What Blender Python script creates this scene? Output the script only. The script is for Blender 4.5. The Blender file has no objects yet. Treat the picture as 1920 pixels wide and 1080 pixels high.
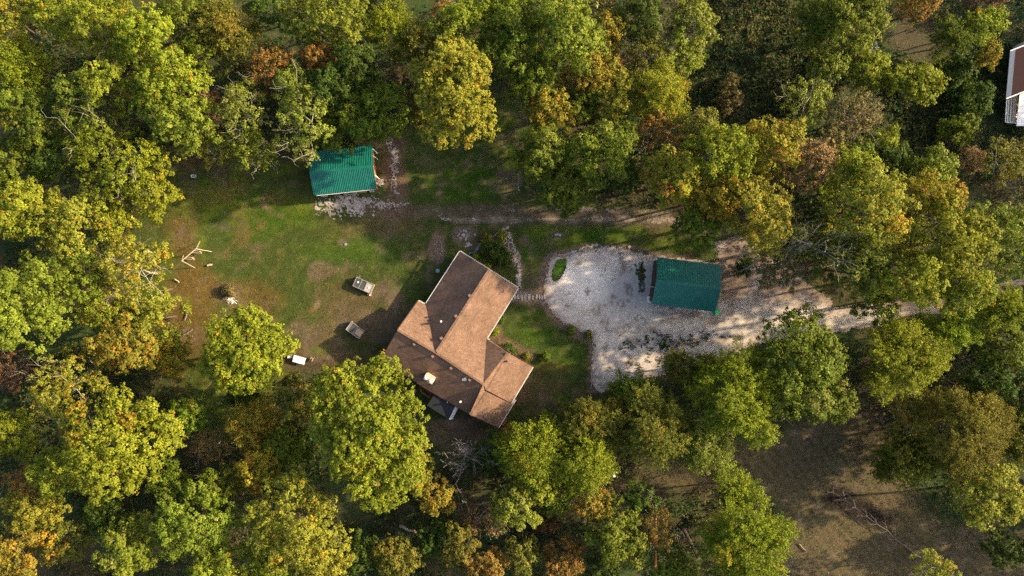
import bpy, bmesh, math, random
import numpy as np
from mathutils import Vector, Matrix

# ------------------------------------------------------------------ camera, light, exposure
scene = bpy.context.scene
COL = scene.collection
H = 113.0                                   # height of the drone above the yard
cam_d = bpy.data.cameras.new('camera'); cam = bpy.data.objects.new('camera', cam_d); COL.objects.link(cam)
cam_d.sensor_width = 36; cam_d.lens = 24; cam_d.clip_end = 3000; cam_d.clip_start = 1
cam.location = (0, 0, H); cam.rotation_euler = (0, 0, 0)
scene.camera = cam

SUN_DIR = Vector((0.975, 0.20, 0)).normalized()
SUN_EL = math.radians(24.5)
world = bpy.data.worlds.new('World'); scene.world = world; world.use_nodes = True
nt = world.node_tree
bg = nt.nodes['Background']
sky = nt.nodes.new('ShaderNodeTexSky'); sky.sky_type = 'NISHITA'; sky.sun_disc = False
sky.sun_elevation = SUN_EL
sky.sun_rotation = math.atan2(SUN_DIR.x, SUN_DIR.y)
sky.altitude = 200; sky.air_density = 1.0; sky.dust_density = 4.5; sky.ozone_density = 0.4
nt.links.new(sky.outputs[0], bg.inputs[0]); bg.inputs[1].default_value = 0.125
sd_ = bpy.data.lights.new('sun', 'SUN'); sun = bpy.data.objects.new('sun', sd_); COL.objects.link(sun)
sd_.energy = 4.7; sd_.angle = math.radians(0.8); sd_.color = (1.0, 0.79, 0.50)
S = Vector((SUN_DIR.x*math.cos(SUN_EL), SUN_DIR.y*math.cos(SUN_EL), math.sin(SUN_EL)))
sun.rotation_euler = S.to_track_quat('Z', 'Y').to_euler()
sun.location = S*200
scene.view_settings.view_transform = 'Standard'
try: scene.view_settings.look = 'None'
except Exception: pass
scene.view_settings.gamma = 1.0; scene.view_settings.use_curve_mapping = False
scene.view_settings.exposure = 1.60
scene.render.engine = 'CYCLES'
scene.cycles.use_denoising = False
scene.cycles.max_bounces = 5; scene.cycles.diffuse_bounces = 3; scene.cycles.transmission_bounces = 3
scene.cycles.glossy_bounces = 2
scene.cycles.sample_clamp_indirect = 4

# ------------------------------------------------------------------ helpers
K = 1.5*H/1920.0                            # metres per photo pixel at ground level
def at(px, py, z=0.0):
    s = 1.5*(H-z)/1920.0
    return Vector(((px-960)*s, -(py-540)*s, z))
def pxof(x, y):                             # ground point -> photo pixel
    return x/K+960, 540-y/K

def tag(o, label=None, cat=None, group=None, kind=None):
    if label: o['label'] = label
    if cat: o['category'] = cat
    if group: o['group'] = group
    if kind: o['kind'] = kind
    return o
def empty(name, loc, rz=0):
    o = bpy.data.objects.new(name, None); COL.objects.link(o)
    o.location = loc; o.rotation_euler = (0, 0, rz); o.empty_display_size = .3
    return o
def link(name, me, mat=None, parent=None, loc=None, rot=None):
    o = bpy.data.objects.new(name, me); COL.objects.link(o)
    if mat is not None and len(me.materials) == 0: me.materials.append(mat)
    if parent is not None: o.parent = parent
    if loc is not None: o.location = loc
    if rot is not None: o.rotation_euler = rot
    return o

class MB:
    """collects shapes, then links them as one mesh object"""
    def __init__(s): s.v = []; s.f = []
    def poly(s, pts):
        n = len(s.v); s.v += [tuple(p) for p in pts]; s.f.append(tuple(range(n, n+len(pts)))); return s
    def box(s, c, d, rz=0, m=None):
        n = len(s.v); hx, hy, hz = d[0]/2, d[1]/2, d[2]/2
        cs, sn = math.cos(rz), math.sin(rz)
        for z in (-hz, hz):
            for x, y in ((-hx,-hy),(hx,-hy),(hx,hy),(-hx,hy)):
                s.v.append((c[0]+x*cs-y*sn, c[1]+x*sn+y*cs, c[2]+z))
        for f in ((3,2,1,0),(4,5,6,7),(0,1,5,4),(1,2,6,5),(2,3,7,6),(3,0,4,7)): s.f.append(tuple(n+i for i in f))
        return s
    def slab(s, pts, t):
        """polygon extruded downwards by t"""
        n = len(s.v); k = len(pts)
        a = sum((pts[i][0]*pts[(i+1)%k][1]-pts[(i+1)%k][0]*pts[i][1]) for i in range(k))
        if a < 0: pts = list(pts)[::-1]
        s.v += [tuple(p) for p in pts]; s.v += [(p[0], p[1], p[2]-t) for p in pts]
        s.f.append(tuple(range(n, n+k))); s.f.append(tuple(range(n+2*k-1, n+k-1, -1)))
        for i in range(k):
            j = (i+1)%k; s.f.append((n+j, n+i, n+k+i, n+k+j))
        return s
    def bar(s, p, q, w, h=None, sides=4):
        p = Vector(p); q = Vector(q); d = (q-p).normalized(); h = h or w
        up = Vector((0,0,1)) if abs(d.z) < .95 else Vector((1,0,0))
        a = d.cross(up).normalized(); b = a.cross(d).normalized(); n = len(s.v)
        for e in (p, q):
            for i in range(sides):
                t = 2*math.pi*(i+.5)/sides; r = 1/ math.cos(math.pi/sides)
                s.v.append(tuple(e + a*(math.cos(t)*w/2*r) + b*(math.sin(t)*h/2*r)))
        s.f.append(tuple(n+i for i in range(sides-1,-1,-1))); s.f.append(tuple(n+sides+i for i in range(sides)))
        for i in range(sides):
            j = (i+1)%sides; s.f.append((n+i, n+j, n+sides+j, n+sides+i))
        return s
    def lathe(s, c, prof, seg=16, sx=1, sy=1):
        n = len(s.v)
        for r, z in prof:
            for i in range(seg):
                t = 2*math.pi*i/seg; s.v.append((c[0]+r*sx*math.cos(t), c[1]+r*sy*math.sin(t), c[2]+z))
        for k in range(len(prof)-1):
            for i in range(seg):
                j = (i+1)%seg; a = n+k*seg
                s.f.append((a+i, a+j, a+seg+j, a+seg+i))
        s.f.append(tuple(n+(len(prof)-1)*seg+i for i in range(seg)))
        s.f.append(tuple(n+i for i in range(seg-1,-1,-1)))
        return s
    def mesh(s, name, mat=None):
        me = bpy.data.meshes.new(name); me.from_pydata(s.v, [], s.f); me.update()
        if mat: me.materials.append(mat)
        return me
    def build(s, name, mat, parent=None, loc=None, rot=None):
        return link(name, s.mesh(name, mat), None, parent, loc, rot)

def fast_mesh(name, V, F, tint=None, mat=None):
    """V (n,3); F (m,k) all same k; tint (m,3) per face"""
    me = bpy.data.meshes.new(name); m, k = F.shape
    me.vertices.add(len(V)); me.vertices.foreach_set('co', np.ascontiguousarray(V, np.float32).ravel())
    me.loops.add(m*k); me.loops.foreach_set('vertex_index', np.ascontiguousarray(F, np.int32).ravel())
    me.polygons.add(m); me.polygons.foreach_set('loop_start', np.arange(0, m*k, k, dtype=np.int32))
    me.polygons.foreach_set('loop_total', np.full(m, k, np.int32))
    me.update(calc_edges=True)
    if tint is not None:
        a = me.attributes.new('tint', 'FLOAT_COLOR', 'FACE')
        c = np.ones((m, 4), np.float32); c[:, :3] = tint; a.data.foreach_set('color', c.ravel())
    if mat: me.materials.append(mat)
    return me

def hash2(ix, iy, seed):
    h = (ix.astype(np.int64)*374761393 + iy.astype(np.int64)*668265263 + seed*974634777) & 0x7fffffff
    h = ((h ^ (h >> 13))*1274126177) & 0x7fffffff
    return ((h ^ (h >> 16)) & 0xffff)/65535.0
def vnoise(x, y, seed=0):
    ix = np.floor(x); iy = np.floor(y); fx = x-ix; fy = y-iy
    fx = fx*fx*(3-2*fx); fy = fy*fy*(3-2*fy); ix = ix.astype(np.int64); iy = iy.astype(np.int64)
    a = hash2(ix,iy,seed); b = hash2(ix+1,iy,seed); c = hash2(ix,iy+1,seed); d = hash2(ix+1,iy+1,seed)
    return (a*(1-fx)+b*fx)*(1-fy)+(c*(1-fx)+d*fx)*fy
def fbm(x, y, s, seed=0, oct=4):
    r = 0; a = .5; t = 0
    for o in range(oct):
        r = r + a*vnoise(x/s+o*17.3, y/s+o*9.1, seed+o); t += a; a *= .55; s /= 2.0
    return r/t                                # 0..1, mean .5
def sdf(X, Y, poly):
    """signed distance in photo pixels (positive inside) of a polygon given in photo pixels"""
    P = np.array(poly, float); n = len(P); d = np.full(X.shape, 1e18); inside = np.zeros(X.shape, bool)
    for i in range(n):
        a = P[i]; b = P[(i+1)%n]; e = b-a; wx = X-a[0]; wy = Y-a[1]
        t = np.clip((wx*e[0]+wy*e[1])/(e@e+1e-9), 0, 1)
        d = np.minimum(d, (wx-t*e[0])**2+(wy-t*e[1])**2)
        c = ((a[1] > Y) != (b[1] > Y)) & (X < (b[0]-a[0])*(Y-a[1])/((b[1]-a[1])+1e-12)+a[0])
        inside ^= c
    d = np.sqrt(d); return np.where(inside, d, -d)
def dline(X, Y, pts):
    """distance to a polyline whose points carry a half-width; returns half-width minus distance"""
    best = np.full(X.shape, -1e9)
    for (x0,y0,w0),(x1,y1,w1) in zip(pts[:-1], pts[1:]):
        ex, ey = x1-x0, y1-y0; t = np.clip(((X-x0)*ex+(Y-y0)*ey)/(ex*ex+ey*ey), 0, 1)
        d = np.hypot(X-x0-t*ex, Y-y0-t*ey); best = np.maximum(best, w0+(w1-w0)*t-d)
    return best
def sstep(x, a, b):
    t = np.clip((x-a)/(b-a), 0, 1); return t*t*(3-2*t)
def ell(X, Y, cx, cy, rx, ry, rot=0):
    c, s = math.cos(math.radians(rot)), math.sin(math.radians(rot))
    u = (X-cx)*c+(Y-cy)*s; v = -(X-cx)*s+(Y-cy)*c
    return 1-np.hypot(u/rx, v/ry)
def mix(A, B, t): return A*(1-t[..., None])+np.array(B)*t[..., None]

# ------------------------------------------------------------------ materials
def new_mat(name):
    m = bpy.data.materials.new(name); m.use_nodes = True
    return m, m.node_tree, m.node_tree.nodes['Principled BSDF']
def N(t, kind, **kw):
    n = t.nodes.new(kind)
    for k, v in kw.items():
        if k in n.inputs: n.inputs[k].default_value = v
        else: setattr(n, k, v)
    return n
def plain(name, col, rough=.7, var=.15, scale=3.0, metal=0.0, bump=.0, spec=.3, dirt=None):
    m, t, p = new_mat(name)
    tc = N(t, 'ShaderNodeTexCoord'); no = N(t, 'ShaderNodeTexNoise', Scale=scale, Detail=6.0, Roughness=.65)
    t.links.new(tc.outputs['Object'], no.inputs['Vector'])
    r = N(t, 'ShaderNodeValToRGB'); e = r.color_ramp.elements
    e[0].position = .3; e[1].position = .7
    e[0].color = tuple(c*(1-var) for c in col)+(1,); e[1].color = tuple(min(1, c*(1+var)) for c in col)+(1,)
    if dirt:
        d = r.color_ramp.elements.new(.22); d.color = tuple(dirt)+(1,)
    t.links.new(no.outputs['Fac'], r.inputs['Fac']); t.links.new(r.outputs['Color'], p.inputs['Base Color'])
    p.inputs['Roughness'].default_value = rough; p.inputs['Metallic'].default_value = metal
    p.inputs['Specular IOR Level'].default_value = spec
    if bump:
        b = N(t, 'ShaderNodeBump', Strength=bump, Distance=.03); t.links.new(no.outputs['Fac'], b.inputs['Height'])
        t.links.new(b.outputs['Normal'], p.inputs['Normal'])
    return m

def earth_mat(name, fine=9.0, amp=.5, bump=.6, dist=.08, speck=None):
    """colour comes from the sheet's own cover colour, grain from noise"""
    m, t, p = new_mat(name)
    g = N(t, 'ShaderNodeNewGeometry'); a = N(t, 'ShaderNodeAttribute', attribute_name='tint')
    n1 = N(t, 'ShaderNodeTexNoise', Scale=fine, Detail=5.0, Roughness=.7)
    n2 = N(t, 'ShaderNodeTexNoise', Scale=.9, Detail=6.0, Roughness=.7)
    n3 = N(t, 'ShaderNodeTexNoise', Scale=2.7, Detail=4.0, Roughness=.75)
    for n in (n1, n2, n3): t.links.new(g.outputs['Position'], n.inputs['Vector'])
    m1 = N(t, 'ShaderNodeMapRange'); m1.inputs[1].default_value = .3; m1.inputs[2].default_value = .7
    m1.inputs[3].default_value = 1-amp; m1.inputs[4].default_value = 1+amp; t.links.new(n1.outputs['Fac'], m1.inputs[0])
    m2 = N(t, 'ShaderNodeMapRange'); m2.inputs[1].default_value = .3; m2.inputs[2].default_value = .7
    m2.inputs[3].default_value = 1-amp*.55; m2.inputs[4].default_value = 1+amp*.55; t.links.new(n2.outputs['Fac'], m2.inputs[0])
    mu = N(t, 'ShaderNodeMath', operation='MULTIPLY'); t.links.new(m1.outputs[0], mu.inputs[0]); t.links.new(m2.outputs[0], mu.inputs[1])
    vm = N(t, 'ShaderNodeVectorMath', operation='SCALE'); t.links.new(a.outputs['Color'], vm.inputs[0]); t.links.new(mu.outputs[0], vm.inputs['Scale'])
    last = vm.outputs[0]
    if speck:
        mr = N(t, 'ShaderNodeMapRange'); mr.inputs[1].default_value = .60; mr.inputs[2].default_value = .68
        t.links.new(n3.outputs['Fac'], mr.inputs[0])
        mx = N(t, 'ShaderNodeMix', data_type='RGBA'); mx.inputs[7].default_value = tuple(speck)+(1,)
        t.links.new(mr.outputs[0], mx.inputs[0]); t.links.new(last, mx.inputs[6]); last = mx.outputs[2]
    t.links.new(last, p.inputs['Base Color'])
    p.inputs['Roughness'].default_value = .95; p.inputs['Specular IOR Level'].default_value = .1
    b = N(t, 'ShaderNodeBump', Strength=bump, Distance=dist); t.links.new(mu.outputs[0], b.inputs['Height'])
    t.links.new(b.outputs['Normal'], p.inputs['Normal'])
    return m
M_ground = earth_mat('ground_cover', 7.0, .42, .6, .10)
M_gravel = earth_mat('crushed_gravel', 12.0, .24, .35, .04, speck=None)

def leaf_mat(name, trans=.38, rough=.65):
    m, t, p = new_mat(name)
    a = N(t, 'ShaderNodeAttribute', attribute_name='tint')
    t.links.new(a.outputs['Color'], p.inputs['Base Color'])
    p.inputs['Roughness'].default_value = rough; p.inputs['Specular IOR Level'].default_value = .12
    tr = N(t, 'ShaderNodeBsdfTranslucent'); t.links.new(a.outputs['Color'], tr.inputs['Color'])
    mx = N(t, 'ShaderNodeMixShader'); mx.inputs[0].default_value = trans
    t.links.new(p.outputs[0], mx.inputs[1]); t.links.new(tr.outputs[0], mx.inputs[2])
    t.links.new(mx.outputs[0], t.nodes['Material Output'].inputs['Surface'])
    return m
M_leaf = leaf_mat('leaf')
M_litter = leaf_mat('dry_litter', 0.0, .9)
M_bark = plain('bark_grey_brown', (.075,.058,.045), .9, .35, 6)
M_pale = plain('bark_pale', (.26,.23,.19), .85, .3, 5)
M_dead = plain('dead_wood', (.20,.18,.165), .85, .3, 5)
M_stone = plain('fieldstone', (.20,.155,.115), .9, .35, 4, bump=.4)
M_flag = plain('flagstone_buff', (.33,.27,.195), .85, .25, 4, bump=.3)
M_flag2 = plain('flagstone_grey', (.27,.26,.245), .85, .25, 4, bump=.3)
M_white = plain('white_paint', (.72,.70,.66), .5, .08, 3)
M_gutter = plain('white_gutter', (.44,.43,.41), .45, .1, 3)
M_brown = plain('brown_siding', (.055,.032,.026), .7, .2, 4)
M_brick = plain('red_wood_siding', (.20,.055,.035), .75, .25, 5)
M_orange = plain('rust_siding', (.30,.10,.045), .75, .25, 3)
M_black = plain('black_membrane', (.010,.012,.017), .6, .25, 2)
M_tan = plain('weathered_plywood', (.32,.23,.15), .8, .25, 3)
M_wood = plain('weathered_wood', (.22,.17,.12), .85, .3, 5)
M_greywood = plain('grey_timber', (.30,.27,.24), .8, .25, 6)
M_cream = plain('cream_masonry', (.36,.30,.21), .8, .2, 4, dirt=(.25,.2,.15))
M_metal = plain('galvanised_metal', (.45,.46,.47), .4, .15, 4, metal=.5)
M_dark = plain('dark_opening', (.012,.012,.014), .8, .2, 4)
M_mesh = plain('wire_mesh_shadow', (.045,.05,.045), .8, .4, 12)
M_pool = plain('bright_green_plastic', (.03,.42,.12), .35, .08, 3, spec=.5)
M_blue = plain('blue_grey_plastic', (.20,.28,.32), .5, .12, 3)
M_red = plain('red_plastic', (.45,.03,.03), .4, .1, 3)
M_ash = plain('pale_ash', (.36,.33,.31), .95, .4, 3, bump=.4)
M_maroon = plain('maroon_shingle', (.055,.022,.02), .9, .3, 9)
M_beige = plain('beige_slab', (.46,.40,.33), .85, .12, 3)
M_wire = plain('wire', (.06,.05,.05), .6, .1, 2)

def shingle_mat():
    m, t, p = new_mat('brown_asphalt_shingle')
    tc = N(t, 'ShaderNodeTexCoord')
    n1 = N(t, 'ShaderNodeTexNoise', Scale=7.0, Detail=6.0, Roughness=.8)
    n2 = N(t, 'ShaderNodeTexNoise', Scale=.45, Detail=4.0, Roughness=.6)
    br = N(t, 'ShaderNodeTexBrick', Scale=1.0); br.offset = .5
    br.inputs['Color1'].default_value = (.62,.62,.62,1); br.inputs['Color2'].default_value = (1.25,1.22,1.2,1)
    br.inputs['Mortar'].default_value = (.45,.42,.4,1); br.inputs['Mortar Size'].default_value = .022
    br.inputs['Brick Width'].default_value = .42; br.inputs['Row Height'].default_value = .21; br.inputs['Bias'].default_value = 0
    uv = N(t, 'ShaderNodeUVMap', uv_map='UVMap')
    t.links.new(uv.outputs[0], br.inputs['Vector'])
    for n in (n1, n2): t.links.new(tc.outputs['Object'], n.inputs['Vector'])
    r = N(t, 'ShaderNodeValToRGB'); e = r.color_ramp.elements
    e[0].position = .33; e[0].color = (.112,.069,.050,1); e[1].position = .67; e[1].color = (.232,.146,.100,1)
    t.links.new(n1.outputs['Fac'], r.inputs['Fac'])
    r2 = N(t, 'ShaderNodeMapRange'); r2.inputs[1].default_value = .3; r2.inputs[2].default_value = .7; r2.inputs[3].default_value = .74; r2.inputs[4].default_value = 1.2
    t.links.new(n2.outputs['Fac'], r2.inputs[0])
    mx = N(t, 'ShaderNodeMix', data_type='RGBA', blend_type='MULTIPLY'); mx.inputs[0].default_value = .55
    t.links.new(r.outputs['Color'], mx.inputs[6]); t.links.new(br.outputs['Color'], mx.inputs[7])
    vm = N(t, 'ShaderNodeVectorMath', operation='SCALE'); t.links.new(mx.outputs[2], vm.inputs[0]); t.links.new(r2.outputs[0], vm.inputs['Scale'])
    t.links.new(vm.outputs[0], p.inputs['Base Color']); p.inputs['Roughness'].default_value = .95; p.inputs['Specular IOR Level'].default_value = .12
    b = N(t, 'ShaderNodeBump', Strength=.5, Distance=.03); t.links.new(br.outputs['Fac'], b.inputs['Height']); b.invert = True
    t.links.new(b.outputs['Normal'], p.inputs['Normal'])
    return m
M_shingle = shingle_mat()
def metal_roof_mat(name, c1, c2):
    m, t, p = new_mat(name)
    tc = N(t, 'ShaderNodeTexCoord'); g = N(t, 'ShaderNodeNewGeometry')
    n1 = N(t, 'ShaderNodeTexNoise', Scale=1.1, Detail=7.0, Roughness=.7)
    n2 = N(t, 'ShaderNodeTexNoise', Scale=9.0, Detail=4.0, Roughness=.7)
    t.links.new(g.outputs['Position'], n1.inputs['Vector']); t.links.new(g.outputs['Position'], n2.inputs['Vector'])
    r = N(t, 'ShaderNodeValToRGB'); e = r.color_ramp.elements
    e[0].position = .3; e[0].color = c1+(1,); e[1].position = .72; e[1].color = c2+(1,)
    t.links.new(n1.outputs['Fac'], r.inputs['Fac'])
    sp = N(t, 'ShaderNodeMapRange'); sp.inputs[1].default_value = .70; sp.inputs[2].default_value = .76; t.links.new(n2.outputs['Fac'], sp.inputs[0])
    mx = N(t, 'ShaderNodeMix', data_type='RGBA'); mx.inputs[7].default_value = (.09,.10,.06,1)
    t.links.new(sp.outputs[0], mx.inputs[0]); t.links.new(r.outputs['Color'], mx.inputs[6])
    t.links.new(mx.outputs[2], p.inputs['Base Color'])
    p.inputs['Roughness'].default_value = .36; p.inputs['Specular IOR Level'].default_value = .5
    return m
M_green = metal_roof_mat('green_painted_steel', (.004,.088,.064), (.008,.130,.096))

# ------------------------------------------------------------------ the ground and its sheets
LAWN = [(236,450),(295,350),(290,285),(420,285),(560,300),(690,262),(750,240),(900,215),(960,150),(1015,150),(1030,240),(985,370),(1100,385),
        (1260,395),(1360,440),(1440,470),(1560,560),(1420,660),(1300,700),(1180,730),(1110,760),(1010,790),(960,830),(860,860),(800,830),(790,760),(640,700),(560,690),
        (520,750),(440,790),(420,860),(380,860),(330,730),(310,640),(240,560)]
FIELD = [(1560,770),(1640,760),(1700,880),(1760,980),(1990,1000),(2000,1300),(1380,1300),(1440,1060),(1470,950),(1370,900),(1230,930),(1150,925),(1240,865),(1400,840)]
PAD = [(1038,478),(1059,478),(1098,466),(1148,463),(1175,469),(1219,478),(1352,492),(1341,455),(1380,440),(1440,480),(1500,520),(1560,560),(1560,625),(1480,632),(1420,642),(1345,674),
       (1267,698),(1190,716),(1127,737),(1115,733),(1110,707),(1114,647),(1109,632),(1080,616),(1053,601),(1032,580),(1021,558),(1024,529),(1031,493)]
ROAD = [(1380,600,38),(1480,598,30),(1560,600,24),(1640,592,19),(1700,578,15),(1780,572,13),(1850,553,10),(1920,527,9),(2060,470,9),(2300,360,9)]

def cover(X, Y, wx, wy):
    """ground colour (linear) at photo pixels X, Y / world wx, wy"""
    n1 = fbm(wx, wy, 9, 1); n2 = fbm(wx, wy, 3, 7); n3 = fbm(wx, wy, 1.0, 13, 3); nb = fbm(wx, wy, 22, 21)
    C = np.zeros(X.shape+(3,))+np.array((.046,.038,.020))          # leaf litter under the trees
    C = mix(C, (.030,.050,.014), sstep(n1*.6+n2*.4, .38, .55))
    C = mix(C, (.085,.055,.032), .6*sstep(n2, .55, .75))
    lw = sstep(sdf(X, Y, LAWN)+(n2-.5)*34+(n3-.5)*14, -14, 12)
    L = np.zeros(X.shape+(3,))+np.array((.040,.056,.012))          # olive grass
    def blob(L, c, cx, cy, rx, ry, a, rot=0, soft=.7, amp=.9):
        e = ell(X, Y, cx, cy, rx, ry, rot)+(n1-.5)*amp+(n2-.5)*.7*amp
        return mix(L, c, a*sstep(e, 0, soft))
    green = (.033,.068,.005); bright = (.066,.092,.007); dry = (.078,.060,.026); dirt = (.105,.076,.052); rust = (.105,.062,.018); pale = (.19,.145,.105)
    L = blob(L, green, 500, 400, 150, 70, .95, 0); L = blob(L, green, 640, 470, 160, 40, .6)
    L = blob(L, bright, 400, 370, 80, 45, .8, 10); L = blob(L, green, 870, 340, 110, 60, .95); L = blob(L, green, 980, 230, 60, 90, .7)
    L = blob(L, rust, 350, 560, 80, 140, .75, 0, .6); L = blob(L, rust, 480, 555, 120, 45, .6, 15); L = blob(L, rust, 340, 440, 60, 60, .4)
    L = blob(L, dry, 660, 585, 160, 90, .85, 0); L = blob(L, dirt, 690, 590, 120, 70, .75, 10, 1.0, 2.2); L = blob(L, dirt, 730, 560, 40, 50, .7)
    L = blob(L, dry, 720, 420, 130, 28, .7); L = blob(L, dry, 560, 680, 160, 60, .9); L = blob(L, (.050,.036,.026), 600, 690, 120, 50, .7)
    L = blob(L, rust, 590, 578, 30, 14, .8, -30); L = blob(L, pale, 594, 573, 9, 15, .6, 20, .5, .6)
    L = blob(L, green, 1100, 440, 140, 26, .95); L = blob(L, bright, 1010, 432, 45, 18, .8); L = blob(L, green, 990, 480, 26, 60, .9); L = blob(L, dry, 1250, 440, 80, 30, .6)
    L = blob(L, green, 1010, 620, 60, 50, .95); L = blob(L, green, 1070, 665, 50, 30, .8); L = blob(L, dry, 1020, 740, 60, 60, .7); L = blob(L, rust, 1040, 690, 60, 16, .5)
    L = blob(L, dirt, 860, 800, 90, 40, .9); L = blob(L, (.075,.052,.036), 880, 830, 90, 40, .8); L = blob(L, pale, 850, 795, 22, 10, .5, 20)
    L = blob(L, dry, 1110, 750, 60, 12, .8, -10); L = blob(L, dirt, 610, 300, 60, 18, .0)
    L = blob(L, dry, 480, 300, 200, 30, .7); L = blob(L, (.05,.034,.022), 400, 305, 110, 30, .7)
    L = blob(L, dry, 290, 340, 40, 60, .5)
    for cx, cy, rx, ry, a in ((600,508,30,20,.7),(560,620,40,18,.6),(770,578,18,12,.7),(741,577,9,12,.8),(640,455,14,8,.7),(705,552,20,16,.6),(650,608,14,12,.7),
                              (822,467,15,26,.95),(869,441,22,16,.9),(878,460,16,10,.8),(1044,440,20,10,.5),(983,452,10,12,.7),(430,550,28,22,.5),(720,605,14,10,.7),(600,660,30,12,.5),(995,475,8,16,.6),(1000,530,10,22,.6)):
        L = blob(L, (.135,.098,.072) if a > .85 else dirt, cx, cy, rx*1.25, ry*1.25, a, 0, .35, 1.6)
    L = mix(L, dry, .55*sstep(n2*.55+n1*.45+(n3-.5)*.5, .51, .68)); L = mix(L, rust, .3*sstep(fbm(wx, wy, 5, 71)*.7+n3*.3, .52, .66)*sstep(X*-1., -760, -420))
    L = mix(L, dirt, .5*sstep(fbm(wx, wy, 1.7, 73)+(n1-.5)*.7, .62, .74)); L = mix(L, bright, .55*sstep(fbm(wx, wy, 2.6, 75)*.6+fbm(wx, wy, 11, 77)*.5, .60, .70))
    # two-wheel track along the top and the worn area in front of the shed
    tr = dline(X, Y, [(690,392,10),(820,398,15),(1000,405,16),(1260,410,18),(1345,425,20)])+(n2-.5)*16
    L = mix(L, (.092,.066,.044), .8*sstep(tr, -6, 8))
    for pts, w in (([(930,412,3),(1040,411,4),(1260,413,4),(1340,428,5)], .8), ([(820,398,2),(830,408,5),(860,413,2),(950,412,2)], .8), ([(955,394,1),(1060,391,2),(1260,398,3),(1340,412,3)], .6)):
        L = mix(L, (.175,.135,.10), w*sstep(dline(X, Y, pts)+(n2-.5)*12+(n3-.5)*9, -3, 5))
    tr = dline(X, Y, [(742,262,16),(738,310,20),(742,350,22),(735,390,20)])+(n2-.5)*22
    L = mix(L, (.100,.066,.044), .85*sstep(tr, -6, 8))
    # mulch and beds
    bd_ = dline(X, Y, [(962,556,9),(1022,558,10)])+(n3-.5)*5; bed = dline(X, Y, [(962,556,12),(1022,560,14),(1034,585,10),(1060,608,12),(1085,625,12),(1112,640,7),(1108,735,6)])+(n3-.5)*8
    L = mix(L, (.125,.085,.060), .9*sstep(bed, -3, 3)); L = mix(L, (.185,.14,.105), .85*sstep(bd_, -3, 3))
    bed = dline(X, Y, [(1022,556,9),(1018,520,10),(1028,486,10),(1050,474,5),(1100,463,5),(1160,460,4),(1230,478,5),(1300,482,4)])+(n3-.5)*8
    L = mix(L, (.115,.080,.058), .9*sstep(bed, -3, 3))
    bed = sdf(X, Y, [(951,424),(893,472),(893,482),(912,500),(938,500),(964,492),(972,545),(980,545),(982,490),(960,450)])+(n3-.5)*6
    L = mix(L, (.100,.075,.055), .9*sstep(bed, -4, 2))
    bed = dline(X, Y, [(928,610,6),(940,640,8),(965,652,8),(992,668,10)])+(n3-.5)*7
    L = mix(L, (.120,.075,.050), .9*sstep(bed, -4, 3))
    L = L*(.78+.44*nb)[..., None]
    L = L*(.72+.56*n3)[..., None]
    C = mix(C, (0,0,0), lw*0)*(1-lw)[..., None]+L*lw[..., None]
    fw = sstep(sdf(X, Y, FIELD)+(n2-.5)*50, -20, 20)
    u = (X*.62+Y*.78)                                              # mown swaths run to the lower right
    v = (X*.78-Y*.62)/15.0+n1*1.2
    sw = .5+.5*np.sin(v*2*math.pi)
    Fd = np.zeros(X.shape+(3,))+np.array((.092,.064,.037))
    Fd = mix(Fd, (.052,.054,.020), sstep(sw*.75+n2*.4+n1*.35, .45, 1.05))
    Fd = mix(Fd, (.110,.082,.058), .6*sstep(n3*.6+n2*.5, .60, .75))
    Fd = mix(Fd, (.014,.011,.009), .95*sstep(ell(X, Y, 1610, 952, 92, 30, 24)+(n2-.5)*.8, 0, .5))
    C = C*(1-fw)[..., None]+Fd*fw[..., None]
    sl = sstep(np.maximum(ell(X,Y,1400,110,140,170), ell(X,Y,1800,190,170,150))+(n2-.5)*.7, 0, .4); C = mix(C, (.050,.066,.020), .8*sl); C = mix(C, (.085,.060,.038), .6*sl*sstep(n1, .5, .62))
    br = sstep(ell(X, Y, 1790, 250, 120, 60, 20)+(n2-.5), 0, .6); C = mix(C, (.075,.045,.030), .8*br)
    br = sstep(ell(X, Y, 1720, 75, 80, 50, 20)+(n2-.5)*.8, 0, .6); C = mix(C, (.062,.052,.030), .8*br)
    br = sstep(ell(X, Y, 1900, 50, 40, 60, 0)+(n2-.5)*.8, 0, .6); C = mix(C, (.065,.065,.028), .8*br)
    return C*1.0

def height(wx, wy):
    return (fbm(wx, wy, 12, 90, 3)-.5)*.22
def build_ground():
    x = np.concatenate([np.linspace(-700,-100,7)[:-1], np.arange(-100, 100.01, .42), np.linspace(100,700,7)[1:]])
    y = np.concatenate([np.linspace(-700,-60,7)[:-1], np.arange(-60, 60.01, .42), np.linspace(60,700,7)[1:]])
    XX, YY = np.meshgrid(x, y); px, py = XX/K+960, 540-YY/K
    Z = np.where((abs(XX) < 100) & (abs(YY) < 60), height(XX, YY)-.14, -.14)
    V = np.stack([XX, YY, Z], -1).reshape(-1, 3); nx, ny = len(x), len(y)
    i = np.arange(ny-1)[:, None]*nx+np.arange(nx-1)[None, :]; i = i.ravel()
    F = np.stack([i, i+1, i+1+nx, i+nx], 1)
    me = fast_mesh('ground', V, F, None, M_ground)
    C = cover(px, py, XX, YY).reshape(-1, 3)
    a = me.attributes.new('tint', 'FLOAT_COLOR', 'POINT'); c = np.ones((len(V), 4), np.float32); c[:, :3] = C; a.data.foreach_set('color', c.ravel())
    me.polygons.foreach_set('use_smooth', np.ones(len(F), bool))
    tag(link('ground', me), kind='structure')
build_ground()

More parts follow.
